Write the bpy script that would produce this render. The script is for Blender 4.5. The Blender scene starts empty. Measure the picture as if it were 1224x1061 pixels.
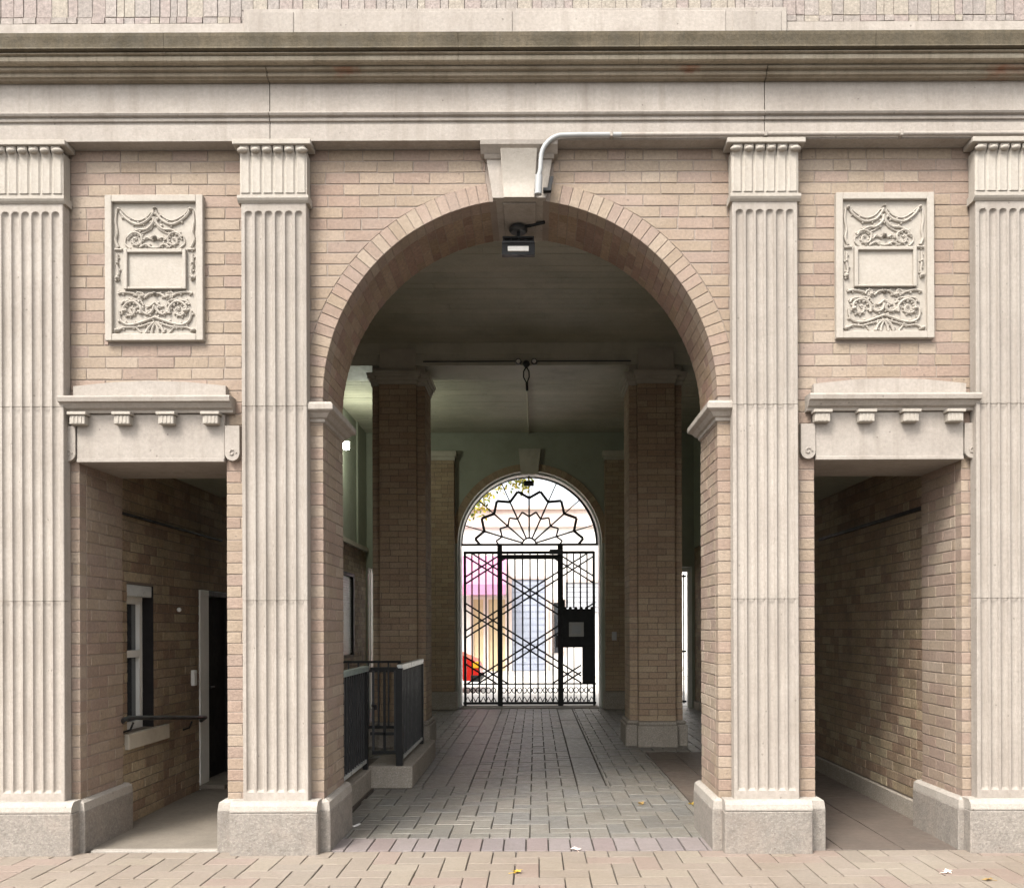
import bpy, math, random
from math import sin, cos, pi, radians, sqrt, hypot
from mathutils import Vector, Matrix, noise
rnd = random.Random(7)
SC = bpy.context.scene
COL = SC.collection

# ------------------------------------------------------------------ camera, sky, sun, exposure
cd = bpy.data.cameras.new('camera'); cam = bpy.data.objects.new('camera', cd); COL.objects.link(cam)
cam.location = (0, -6.3, 1.6); cam.rotation_euler = (radians(90), radians(0.0), 0)
cam.rotation_euler = (Matrix.Rotation(radians(90), 3, 'X') @ Matrix.Rotation(radians(-0.2), 3, 'Z')).to_euler()
cd.sensor_width = 36; cd.lens = 36 * 1040 / 1224
cd.shift_x = -28 / 1224; cd.shift_y = 219.5 / 1224
cd.clip_start = 0.05; cd.clip_end = 600
SC.camera = cam
SUN_EL, SUN_AZ = radians(52), radians(32)      # sun in front of the facade, to the left
w = bpy.data.worlds.new('World'); SC.world = w; w.use_nodes = True
nt = w.node_tree; nt.nodes.clear()
out = nt.nodes.new('ShaderNodeOutputWorld'); bg = nt.nodes.new('ShaderNodeBackground')
sky = nt.nodes.new('ShaderNodeTexSky'); sky.sky_type = 'NISHITA'; sky.sun_disc = False
sky.sun_elevation = SUN_EL; sky.sun_rotation = pi + SUN_AZ; sky.air_density = 1.0; sky.dust_density = 4.0; sky.ozone_density = 1.0
hs = nt.nodes.new('ShaderNodeHueSaturation'); hs.inputs['Saturation'].default_value = 0.16
nt.links.new(sky.outputs[0], hs.inputs['Color']); nt.links.new(hs.outputs[0], bg.inputs['Color'])
bg.inputs['Strength'].default_value = 0.15
nt.links.new(bg.outputs[0], out.inputs[0])
sl = bpy.data.lights.new('sun', 'SUN'); sl.energy = 1.5; sl.angle = radians(18); sl.color = (1.0, 0.95, 0.88)
so = bpy.data.objects.new('sun', sl); COL.objects.link(so)
dv = Vector((sin(SUN_AZ) * cos(SUN_EL), cos(SUN_AZ) * cos(SUN_EL), -sin(SUN_EL)))
so.rotation_euler = dv.to_track_quat('-Z', 'Y').to_euler(); so.location = (-6, -10, 14)
vs = SC.view_settings; vs.view_transform = 'Standard'; vs.look = 'None'; vs.gamma = 1; vs.use_curve_mapping = False
vs.exposure = 1.65
SC.cycles.max_bounces = 10; SC.cycles.diffuse_bounces = 6; SC.cycles.use_denoising = True
F, D, H = 1040.0, 6.3, 1.6
XA = -0.105

# ------------------------------------------------------------------ materials
def mat(name, c1, c2=None, scale=3.0, rough=0.85, bump=0.3, bscale=60, speck=0, rand=None, cols=None,
        streak=0, sscale=(9, 9, .7), streakcol=(0.12, 0.10, 0.08), metal=0, fine=0.0, spots=None, grime=0, spec=0.3, pits=0, tint=0):
    m = bpy.data.materials.new(name); m.use_nodes = True
    n, L = m.node_tree.nodes, m.node_tree.links
    b = n['Principled BSDF']; b.inputs['Roughness'].default_value = rough; b.inputs['Metallic'].default_value = metal
    b.inputs['Specular IOR Level'].default_value = spec
    g = n.new('ShaderNodeNewGeometry'); P = g.outputs['Position']
    def noi(s, det=4, vec=P, ro=0.6):
        t = n.new('ShaderNodeTexNoise'); t.inputs['Scale'].default_value = s; t.inputs['Detail'].default_value = det
        t.inputs['Roughness'].default_value = ro; L.new(vec, t.inputs['Vector']); return t.outputs['Fac']
    def ramp(v, p0, p1, a=(0, 0, 0), c=(1, 1, 1)):
        r = n.new('ShaderNodeValToRGB'); r.color_ramp.elements[0].position = p0; r.color_ramp.elements[1].position = p1
        r.color_ramp.elements[0].color = (*a, 1); r.color_ramp.elements[1].color = (*c, 1); L.new(v, r.inputs[0]); return r.outputs[0]
    def mix(fac, a, c, mode='MIX'):
        x = n.new('ShaderNodeMix'); x.data_type = 'RGBA'; x.blend_type = mode
        if isinstance(fac, (int, float)): x.inputs[0].default_value = fac
        else: L.new(fac, x.inputs[0])
        for k, v in ((6, a), (7, c)):
            if isinstance(v, tuple): x.inputs[k].default_value = (*v, 1)
            else: L.new(v, x.inputs[k])
        return x.outputs[2]
    if rand:
        if rand == 'obj': src = n.new('ShaderNodeObjectInfo').outputs['Random']
        else: src = g.outputs['Random Per Island']
        r = n.new('ShaderNodeValToRGB'); r.color_ramp.interpolation = 'CONSTANT'
        while len(r.color_ramp.elements) < len(cols): r.color_ramp.elements.new(0.5)
        for i, c in enumerate(cols):
            e = r.color_ramp.elements[i]; e.position = i / len(cols); e.color = (*c, 1)
        L.new(src, r.inputs[0]); col = r.outputs[0]
        col = mix(ramp(noi(0.9, 3), 0.35, 0.7), col, mix(1.0, col, c2 or (0.92, 0.9, 0.88), 'MULTIPLY'))
    else:
        col = mix(ramp(noi(scale, 6), 0.3, 0.7), c1, c2 or tuple(x * 0.8 for x in c1))
    if tint:
        mr = n.new('ShaderNodeMapRange'); L.new(n.new('ShaderNodeObjectInfo').outputs['Random'], mr.inputs[0]); mr.inputs[3].default_value = 1 - tint; mr.inputs[4].default_value = 1.03
        cc = n.new('ShaderNodeCombineColor'); [L.new(mr.outputs[0], cc.inputs[q]) for q in range(3)]; col = mix(1.0, col, cc.outputs[0], 'MULTIPLY')
    if fine:
        f = ramp(noi(45, 3, ro=0.7), 0.3, 0.72, (1 - fine,) * 3, (1 + fine * 0.3,) * 3)
        col = mix(1.0, col, f, 'MULTIPLY')
    if speck:
        v = n.new('ShaderNodeTexVoronoi'); v.inputs['Scale'].default_value = 130; L.new(P, v.inputs['Vector'])
        s = n.new('ShaderNodeSeparateColor'); L.new(v.outputs['Color'], s.inputs[0])
        col = mix(ramp(s.outputs[0], 0.78, 0.8), col, mix(speck, col, (0.07, 0.06, 0.055)))
        col = mix(ramp(s.outputs[1], 0.85, 0.87), col, mix(speck * 0.7, col, (0.7, 0.66, 0.6)))
    if streak:
        mp = n.new('ShaderNodeMapping'); mp.inputs['Scale'].default_value = sscale; L.new(P, mp.inputs['Vector'])
        st = ramp(noi(1.0, 8, mp.outputs[0], 0.7), 0.5, 0.72)
        mm = n.new('ShaderNodeMath'); mm.operation = 'MULTIPLY'; mm.inputs[1].default_value = streak; L.new(st, mm.inputs[0])
        col = mix(mm.outputs[0], col, streakcol)
    if grime:
        gg = ramp(noi(2.2, 8, ro=0.72), 0.48, 0.75)
        mm = n.new('ShaderNodeMath'); mm.operation = 'MULTIPLY'; mm.inputs[1].default_value = grime; L.new(gg, mm.inputs[0])
        col = mix(mm.outputs[0], col, streakcol)
    if pits:
        v = n.new('ShaderNodeTexVoronoi'); v.inputs['Scale'].default_value = 26; L.new(P, v.inputs['Vector'])
        sp = n.new('ShaderNodeSeparateColor'); L.new(v.outputs['Color'], sp.inputs[0])
        a_ = n.new('ShaderNodeMath'); a_.operation = 'GREATER_THAN'; a_.inputs[1].default_value = 1 - pits; L.new(sp.outputs[2], a_.inputs[0])
        d_ = n.new('ShaderNodeMath'); d_.operation = 'MULTIPLY_ADD'; L.new(noi(70, 2), d_.inputs[0]); d_.inputs[1].default_value = .5; L.new(v.outputs['Distance'], d_.inputs[2])
        q_ = n.new('ShaderNodeMath'); q_.operation = 'LESS_THAN'; q_.inputs[1].default_value = .42; L.new(d_.outputs[0], q_.inputs[0])
        z_ = n.new('ShaderNodeMath'); z_.operation = 'MULTIPLY'; L.new(a_.outputs[0], z_.inputs[0]); L.new(q_.outputs[0], z_.inputs[1])
        y_ = n.new('ShaderNodeMath'); y_.operation = 'MULTIPLY'; y_.inputs[1].default_value = .55; L.new(z_.outputs[0], y_.inputs[0])
        col = mix(y_.outputs[0], col, (.10, .08, .065))
    for (sx, sz, rad, sc) in (spots or []):
        vd = n.new('ShaderNodeVectorMath'); vd.operation = 'SUBTRACT'; L.new(P, vd.inputs[0]); vd.inputs[1].default_value = (sx, 0, sz)
        ms = n.new('ShaderNodeVectorMath'); ms.operation = 'MULTIPLY'; L.new(vd.outputs[0], ms.inputs[0]); ms.inputs[1].default_value = (1, 0, 2.2)
        ln = n.new('ShaderNodeVectorMath'); ln.operation = 'LENGTH'; L.new(ms.outputs[0], ln.inputs[0])
        ad = n.new('ShaderNodeMath'); ad.operation = 'MULTIPLY_ADD'; L.new(noi(9, 5), ad.inputs[0]); ad.inputs[1].default_value = 0.5; L.new(ln.outputs['Value'], ad.inputs[2])
        col = mix(ramp(ad.outputs[0], rad + 0.22, rad + 0.36, (0.85,) * 3, (0, 0, 0)), col, sc)
    L.new(col, b.inputs['Base Color'])
    if bump:
        bp = n.new('ShaderNodeBump'); bp.inputs['Strength'].default_value = bump; bp.inputs['Distance'].default_value = 0.01
        L.new(noi(bscale, 6, ro=0.7), bp.inputs['Height']); L.new(bp.outputs[0], b.inputs['Normal'])
    rr = ramp(noi(14, 4), 0.3, 0.7, (max(0, rough - 0.12),) * 3, (min(1, rough + 0.08),) * 3)
    L.new(rr, b.inputs['Roughness'])
    return m
def emis(name, c, s):
    m = bpy.data.materials.new(name); m.use_nodes = True; b = m.node_tree.nodes['Principled BSDF']
    b.inputs['Base Color'].default_value = (*c, 1); b.inputs['Emission Color'].default_value = (*c, 1); b.inputs['Emission Strength'].default_value = s
    return m
_BC = [(.50, .36, .27), (.46, .31, .245), (.52, .39, .285), (.44, .305, .25), (.54, .41, .31), (.47, .35, .25), (.41, .28, .22), (.50, .345, .275), (.56, .43, .33), (.45, .33, .235)]
_m = [sum(c[i] for c in _BC) / len(_BC) for i in range(3)]
BC = [tuple((_m[i] * .4 + c[i] * .6) * (.595, .645, .655)[i] for i in range(3)) for c in _BC]
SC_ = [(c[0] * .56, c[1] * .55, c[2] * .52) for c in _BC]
ID = [(.30, .205, .135), (.27, .175, .115), (.33, .235, .15), (.25, .165, .115), (.35, .26, .17), (.285, .20, .125), (.24, .15, .10), (.31, .22, .15)]
PI_ = [(.175, .172, .165), (.16, .16, .157), (.185, .18, .17), (.168, .167, .158), (.155, .157, .157), (.19, .183, .172), (.178, .172, .16)]
PS = [(.295, .25, .212), (.285, .242, .206), (.305, .26, .218), (.29, .245, .21), (.30, .255, .22), (.275, .236, .202), (.295, .235, .205), (.31, .268, .225)]
PS = [(c[0] * .785, c[1] * .775, c[2] * .735) for c in PS]
PP = [(.24, .205, .195), (.22, .19, .185), (.25, .215, .205), (.235, .19, .18)]
PP = [tuple(x * .87 for x in c) for c in PP]; PI_ = [(c[0] * 1.06, c[1] * 1.01, c[2] * .93) for c in PI_]; ID = [(c[0] * 1.38, c[1] * 1.5, c[2] * 1.55) for c in ID]; DM = [tuple(x * .5 + sum(c[i] for c in ID) / len(ID) * .5 for i, x in enumerate(c)) for c in ID]; WD = [tuple(x * q for x, q in zip(c, (.80, .81, .80))) for c in ID]; ID = DM
M = {
 'brick_o': mat('brick_face', (0, 0, 0), (0.86, 0.80, 0.76), rand='obj', cols=BC, bump=.55, fine=.22, grime=.40, streakcol=(.19, .145, .115), pits=.045),
 'brick_i': mat('brick_face_joined', (0, 0, 0), (0.86, 0.80, 0.76), rand='isl', cols=BC, bump=.55, fine=.22, grime=.40, streakcol=(.19, .145, .115), pits=.045),
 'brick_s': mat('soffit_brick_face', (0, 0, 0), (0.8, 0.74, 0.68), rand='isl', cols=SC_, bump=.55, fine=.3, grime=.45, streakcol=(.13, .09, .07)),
 'wbrick_o': mat('sooty_brick', (0, 0, 0), (0.72, 0.70, 0.68), rand='obj', cols=WD, bump=.5, fine=.35, grime=.5, streakcol=(.085, .07, .055), streak=.3, pits=.06),
 'wbrick_i': mat('sooty_brick_joined', (0, 0, 0), (0.72, 0.70, 0.68), rand='isl', cols=WD, bump=.5, fine=.35, grime=.5, streakcol=(.085, .07, .055), streak=.3, pits=.06),
 'dbrick_o': mat('inner_brick', (0, 0, 0), (0.80, 0.76, 0.72), rand='obj', cols=ID, bump=.5, fine=.3, grime=.3),
 'dbrick_i': mat('inner_brick_joined', (0, 0, 0), (0.80, 0.76, 0.72), rand='isl', cols=ID, bump=.5, fine=.3, grime=.3),
 'mortar': mat('mortar', (.25, .205, .17), (.215, .175, .145), 8, bump=.5),
 'dmortar': mat('dark_mortar', (.16, .13, .105), (.12, .10, .08), 8, bump=.5),
 'stone': mat('pale_limestone', (.335, .298, .258), (.285, .250, .215), 2.5, .8, .28, 50, fine=.16, streak=.75, streakcol=(.205, .175, .145), grime=.42, tint=.10, pits=.035),
 'stone_c': mat('carved_stone', (.345, .312, .268), (.31, .275, .232), 4, .8, .3, 70, fine=.12, grime=.12, streakcol=(.19, .155, .12)),
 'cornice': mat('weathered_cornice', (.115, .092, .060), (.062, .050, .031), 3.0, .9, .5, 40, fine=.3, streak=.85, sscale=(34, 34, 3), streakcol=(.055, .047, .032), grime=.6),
 'cornice2': mat('stained_moulding', (.29, .245, .185), (.19, .155, .112), 2.5, .85, .35, 50, fine=.15, streak=.6, sscale=(22, 22, 2), streakcol=(.12, .095, .06), grime=.55, spots=[(-1.33, 5.52, .02, (.17, .075, .04)), (1.12, 5.54, .02, (.17, .075, .04)), (3.3, 5.5, .03, (.2, .10, .06))]),
 'cornice3': mat('streaked_moulding', (.34, .295, .225), (.27, .225, .165), 2.5, .85, .35, 50, fine=.2, streak=.6, sscale=(26, 26, 2), streakcol=(.13, .105, .07), grime=.45),
 'granite': mat('speckled_granite', (.27, .24, .205), (.21, .185, .16), 7, .8, .9, 60, speck=.12, fine=.3, grime=.6, tint=.08, pits=.06, streakcol=(.26, .21, .17)),
 'granite_t': mat('granite_wash', (.335, .305, .265), (.285, .255, .22), 6, .8, .5, 80, speck=.08, fine=.16, grime=.35, streakcol=(.2, .17, .14), pits=.05),
 'rough': mat('old_upper_brick', (0, 0, 0), (.9, .88, .86), rand='isl', cols=[(.30, .265, .235), (.285, .25, .225), (.32, .28, .25), (.30, .25, .225), (.33, .29, .24)], bump=.8, bscale=30, fine=.35, grime=.35, streakcol=(.2, .17, .14)),
 'ceil': mat('olive_ceiling_board', (0, 0, 0), (.8, .8, .76), rand='isl', cols=[(.50, .475, .375), (.48, .455, .36), (.52, .49, .385), (.485, .46, .365)], rough=.6, bump=.25, bscale=25, fine=.12, grime=.3, streakcol=(.11, .095, .07)),
 'green': mat('green_paint', (.29, .30, .235), (.25, .26, .20), 2, .55, .15, 30, grime=.2, streakcol=(.09, .085, .06)),
 'beam': mat('painted_beam', (.48, .455, .37), (.42, .395, .31), 2, .6, .2, 30, grime=.4, streakcol=(.13, .11, .08)),
 'capst': mat('inner_cap_stone', (.45, .41, .34), (.38, .345, .28), 4, .8, .3, grime=.3),
 'pstone': mat('inner_plinth_stone', (.30, .265, .22), (.25, .22, .18), 5, .85, .5, speck=.3, grime=.3),
 'pav_s_o': mat('street_paver', (0, 0, 0), (.88, .85, .82), rand='obj', cols=PS, bump=.6, bscale=120, fine=.15, grime=.25, streakcol=(.27, .23, .20)),
 'pav_s_i': mat('street_paver_joined', (0, 0, 0), (.88, .85, .82), rand='isl', cols=PS, bump=.6, bscale=120, fine=.15, grime=.25, streakcol=(.27, .23, .20)),
 'pav_i_o': mat('grey_paver', (0, 0, 0), (.84, .82, .8), rand='obj', cols=PI_, rough=.42, bump=.5, bscale=120, fine=.2, grime=.35, spec=.5),
 'pav_i_i': mat('grey_paver_joined', (0, 0, 0), (.84, .82, .8), rand='isl', cols=PI_, rough=.42, bump=.5, bscale=120, fine=.2, grime=.35, spec=.5),
 'pav_p': mat('mauve_paver', (0, 0, 0), (.9, .88, .86), rand='obj', cols=PP, rough=.75, bump=.5, bscale=120, fine=.18, grime=.25),
 'slab': mat('brown_slab', (.125, .098, .08), (.095, .078, .065), 3, .6, .3, 60, fine=.2, grime=.35),
 'conc': mat('concrete', (.20, .172, .138), (.15, .13, .105), 2.5, .8, .4, 50, fine=.15, grime=.3),
 'joint': mat('joint_sand', (.075, .065, .055), (.05, .043, .036), 10, .95, .4),
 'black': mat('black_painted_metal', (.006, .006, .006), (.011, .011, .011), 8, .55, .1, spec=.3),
 'dgrey': mat('dark_grey_metal', (.022, .024, .026), (.035, .035, .035), 8, .45, .1, spec=.4),
 'steel': mat('worn_pale_rail', (.62, .64, .62), (.45, .47, .46), 8, .35, .1, metal=.4),
 'grail': mat('grey_green_rail', (.20, .25, .23), (.15, .19, .175), 8, .4, .1, spec=.6),
 'white': mat('white_paint', (.72, .72, .68), (.62, .62, .58), 4, .5, .1, grime=.15, streakcol=(.4, .38, .34)),
 'conduit': mat('white_conduit', (.31, .31, .30), (.27, .27, .265), 6, .4, .05),
 'void': mat('dark_room', (.008, .007, .007), (.012, .01, .01), 3, .9, 0),
 'glassy': mat('dark_window_glass', (.05, .055, .06), (.03, .035, .04), 3, .08, 0, spec=.8),
 'frost': mat('frosted_pane', (.50, .52, .50), (.40, .42, .41), 5, .35, .1),
 'asph': mat('asphalt', (.10, .10, .10), (.075, .075, .075), 3, .9, .5, grime=.2),
 'pale': mat('pale_far_pavement', (.60, .57, .53), (.52, .50, .46), 1, .9, .2),
 'render': mat('pink_cream_render', (.66, .55, .49), (.60, .49, .44), 2, .9, .2, streak=.3, streakcol=(.4, .3, .26)),
 'whitew': mat('white_render', (.78, .75, .70), (.70, .68, .64), 1, .9, .2),
 'awn': mat('magenta_awning_cloth', (.55, .24, .37), (.50, .20, .33), 3, .7, .1),
 'shut': mat('blue_grey_shutter', (.36, .39, .46), (.31, .34, .41), 3, .5, .1),
 'shut2': mat('pale_grey_shutter', (.45, .46, .48), (.36, .37, .40), 3, .5, .1),
 'tan': mat('tan_door', (.62, .49, .30), (.52, .40, .25), 3, .7, .1),
 'red': mat('red_car_paint', (.60, .018, .012), (.52, .015, .01), 3, .2, 0, spec=.6),
 'amber': mat('amber_lens', (.85, .45, .03), (.75, .38, .03), 3, .15, 0),
 'rubber': mat('black_rubber', (.02, .02, .02), (.03, .03, .03), 5, .8, .2),
 'plaque': mat('grey_plaque', (.45, .44, .43), (.38, .37, .36), 30, .4, .1),
 'leaf_t': mat('yellow_green_leaf', (0, 0, 0), (.9, .9, .9), rand='isl', cols=[(.40, .34, .03), (.16, .19, .03), (.46, .36, .03), (.10, .13, .025)], rough=.6, bump=0),
 'bark': mat('bark', (.10, .075, .055), (.06, .045, .035), 12, .9, .8, 30),
 'leaf_y': mat('yellow_fallen_leaf', (.55, .38, .05), (.35, .24, .04), 40, .6, .2),
 'leaf_p': mat('pale_pink_leaf', (.70, .45, .38), (.75, .68, .60), 40, .6, .2),
 'leaf_b': mat('brown_fallen_leaf', (.30, .20, .07), (.22, .14, .05), 40, .6, .2),
 'paper': mat('white_paper_scrap', (.75, .73, .70), (.6, .58, .55), 20, .7, .2),
 'lens': mat('lamp_lens', (.75, .73, .68), (.65, .63, .58), 20, .3, .1),
 'lamp': emis('lit_lamp', (1.0, 1.0, .86), 14),
}

# ------------------------------------------------------------------ mesh helpers
WL = {}
def wl(o): return WL.get(o.name, Vector((0, 0, 0))) if o else Vector((0, 0, 0))
class MB:
    def __init__(s): s.v = []; s.f = []
    def add(s, vs_, fs_):
        b = len(s.v); s.v += [tuple(p) for p in vs_]; s.f += [tuple(b + i for i in f) for f in fs_]; return s
    def box(s, x0, x1, y0, y1, z0, z1, ch=0):
        if ch <= 0:
            return s.add([(x0, y0, z0), (x1, y0, z0), (x1, y1, z0), (x0, y1, z0), (x0, y0, z1), (x1, y0, z1), (x1, y1, z1), (x0, y1, z1)],
                         [(0, 3, 2, 1), (4, 5, 6, 7), (0, 1, 5, 4), (1, 2, 6, 5), (2, 3, 7, 6), (3, 0, 4, 7)])
        vs_ = []
        for sx, X in ((1, x0), (-1, x1)):
            for sy, Y in ((1, y0), (-1, y1)):
                for sz, Z in ((1, z0), (-1, z1)):
                    vs_ += [(X, Y + sy * ch, Z + sz * ch), (X + sx * ch, Y, Z + sz * ch), (X + sx * ch, Y + sy * ch, Z)]
        def k(a, b, c, d): return (a * 4 + b * 2 + c) * 3 + d
        fs_ = [(k(0, 0, 0, 0), k(0, 0, 1, 0), k(0, 1, 1, 0), k(0, 1, 0, 0)), (k(1, 0, 0, 0), k(1, 1, 0, 0), k(1, 1, 1, 0), k(1, 0, 1, 0)),
               (k(0, 0, 0, 1), k(1, 0, 0, 1), k(1, 0, 1, 1), k(0, 0, 1, 1)), (k(0, 1, 0, 1), k(0, 1, 1, 1), k(1, 1, 1, 1), k(1, 1, 0, 1)),
               (k(0, 0, 0, 2), k(0, 1, 0, 2), k(1, 1, 0, 2), k(1, 0, 0, 2)), (k(0, 0, 1, 2), k(1, 0, 1, 2), k(1, 1, 1, 2), k(0, 1, 1, 2))]
        for a in (0, 1):
            for b in (0, 1):
                fs_ += [(k(a, b, 0, 0), k(a, b, 1, 0), k(a, b, 1, 1), k(a, b, 0, 1)),
                        (k(a, 0, b, 0), k(a, 1, b, 0), k(a, 1, b, 2), k(a, 0, b, 2)),
                        (k(0, a, b, 1), k(1, a, b, 1), k(1, a, b, 2), k(0, a, b, 2))]
                for c in (0, 1): fs_.append((k(a, b, c, 0), k(a, b, c, 1), k(a, b, c, 2)))
        return s.add(vs_, fs_)
    def prism(s, pts, axis, a0, a1):      # pts 2-D polygon, extruded along axis
        n = len(pts)
        def P(p, a):
            if axis == 'x': return (a, p[0], p[1])
            if axis == 'y': return (p[0], a, p[1])
            return (p[0], p[1], a)
        return s.add([P(p, a0) for p in pts] + [P(p, a1) for p in pts],
                     [tuple(range(n))[::-1], tuple(range(n, 2 * n))] + [(i, (i + 1) % n, n + (i + 1) % n, n + i) for i in range(n)])
    def tube(s, pts, r, seg=8, flat=None, caps=True):
        pts = [Vector(p) for p in pts]; n = len(pts); rs = r if isinstance(r, (list, tuple)) else [r] * n
        rings = []; up = None
        for i, p in enumerate(pts):
            t = (pts[min(i + 1, n - 1)] - pts[max(i - 1, 0)]).normalized()
            if up is None:
                up = Vector((0, 0, 1)) if abs(t.z) < .9 else Vector((0, 1, 0))
            a = t.cross(up)
            if a.length < 1e-4: a = t.cross(Vector((1, 0, 0)))
            a.normalize(); up2 = a.cross(t).normalized(); up = up2
            rings.append([p + (a * cos(2 * pi * k / seg) + up2 * sin(2 * pi * k / seg)) * rs[i] for k in range(seg)])
        vs_ = [q for ring in rings for q in ring]
        if flat:   # squash depth towards plane y = flat[0] by factor flat[1]
            vs_ = [Vector((q.x, flat[0] + (q.y - flat[0]) * flat[1], q.z)) for q in vs_]
        fs_ = [(i * seg + k, i * seg + (k + 1) % seg, (i + 1) * seg + (k + 1) % seg, (i + 1) * seg + k) for i in range(n - 1) for k in range(seg)]
        if caps: fs_ += [tuple(range(seg))[::-1], tuple(range((n - 1) * seg, n * seg))]
        return s.add(vs_, fs_)
    def bar(s, a, b, wd, dp):            # flat bar in an XZ plane from a to b (x,z), y centre in a[1]
        ax, y, az = a; bx, _, bz = b; dx, dz = bx - ax, bz - az; l = hypot(dx, dz) or 1; nx, nz = -dz / l * wd / 2, dx / l * wd / 2
        return s.prism([(ax + nx, az + nz), (ax - nx, az - nz), (bx - nx, bz - nz), (bx + nx, bz + nz)], 'y', y - dp / 2, y + dp / 2)
    def lathe(s, prof, c, axis='z', seg=16):
        n = len(prof); vs_ = []
        for (r, h) in prof:
            for k in range(seg):
                a = 2 * pi * k / seg
                if axis == 'z': vs_.append((c[0] + r * cos(a), c[1] + r * sin(a), c[2] + h))
                elif axis == 'y': vs_.append((c[0] + r * cos(a), c[1] + h, c[2] + r * sin(a)))
                else: vs_.append((c[0] + h, c[1] + r * cos(a), c[2] + r * sin(a)))
        fs_ = [(i * seg + k, i * seg + (k + 1) % seg, (i + 1) * seg + (k + 1) % seg, (i + 1) * seg + k) for i in range(n - 1) for k in range(seg)]
        return s.add(vs_, fs_ + [tuple(range(seg))[::-1], tuple(range((n - 1) * seg, n * seg))])
    def ball(s, c, r, sq=(1, 1, 1), seg=10, rings=6):
        pr = [(max(1e-4, r * sin(pi * i / rings)), -r * cos(pi * i / rings)) for i in range(rings + 1)]
        b = len(s.v); s.lathe(pr, (0, 0, 0), 'z', seg)
        for i in range(b, len(s.v)):
            v = s.v[i]; s.v[i] = (c[0] + v[0] * sq[0], c[1] + v[1] * sq[1], c[2] + v[2] * sq[2])
        return s
    def build(s, name, m, parent=None, kind=None, smooth=False, loc=None):
        base = Vector(loc) if loc is not None else wl(parent)
        me = bpy.data.meshes.new(name); me.from_pydata([(v[0] - base.x, v[1] - base.y, v[2] - base.z) for v in s.v], [], s.f)
        me.materials.append(M[m] if isinstance(m, str) else m); me.update()
        o = bpy.data.objects.new(name, me); COL.objects.link(o)
        o.parent = parent; o.location = base - wl(parent); WL[o.name] = base
        if kind: o['kind'] = kind
        if smooth:
            for p in me.polygons: p.use_smooth = True
            me.set_sharp_from_angle(angle=radians(40))
        return o
def thing(name, label, cat, loc=(0, 0, 0), group=None):
    o = bpy.data.objects.new(name, None); COL.objects.link(o); o.location = loc; o.empty_display_size = .1
    o['label'] = label; o['category'] = cat; WL[o.name] = Vector(loc)
    if group: o['group'] = group
    return o
def tag(o, label, cat, group=None):
    o['label'] = label; o['category'] = cat
    if group: o['group'] = group
    return o
def struct(o): o['kind'] = 'structure'; return o
def arc(cx, cz, r, a0, a1, n): return [(cx + r * cos(radians(a0 + (a1 - a0) * i / n)), cz + r * sin(radians(a0 + (a1 - a0) * i / n))) for i in range(n + 1)]

# unit brick meshes (width 1 in x, height 1 in z, front face at y=0 looking to -y), a few uneven variants
def unit_brick(L_, H_, Dp, seed, name, m, top=False):
    r = random.Random(seed); c = .003; j = lambda a=.0014: r.uniform(-a, a)
    x, z = L_ / 2, H_ / 2
    o = [(-x, -z), (x, -z), (x, z), (-x, z)]; q = [(a + j(), b + j()) for a, b in o]
    inn = [(a - (c if a > 0 else -c) + j(), b - (c if b > 0 else -c) + j()) for a, b in q]
    vs_ = [(a, .0025 + j(.0005), b) for a, b in q] + [(a, j(.0016), b) for a, b in inn] + [(a, Dp, b) for a, b in o]
    fs_ = [(4, 5, 6, 7)] + [(i, (i + 1) % 4, 4 + (i + 1) % 4, 4 + i) for i in range(4)] + [(8 + i, 8 + (i + 1) % 4, (i + 1) % 4, i) for i in range(4)]
    if top: vs_ = [(a, b, -y) for a, y, b in vs_]
    me = bpy.data.meshes.new(name); me.from_pydata(vs_, [], fs_); me.materials.append(M[m]); me.update(); return me, vs_, fs_
BL, BH, GAP = .248, .0830, .0062
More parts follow.
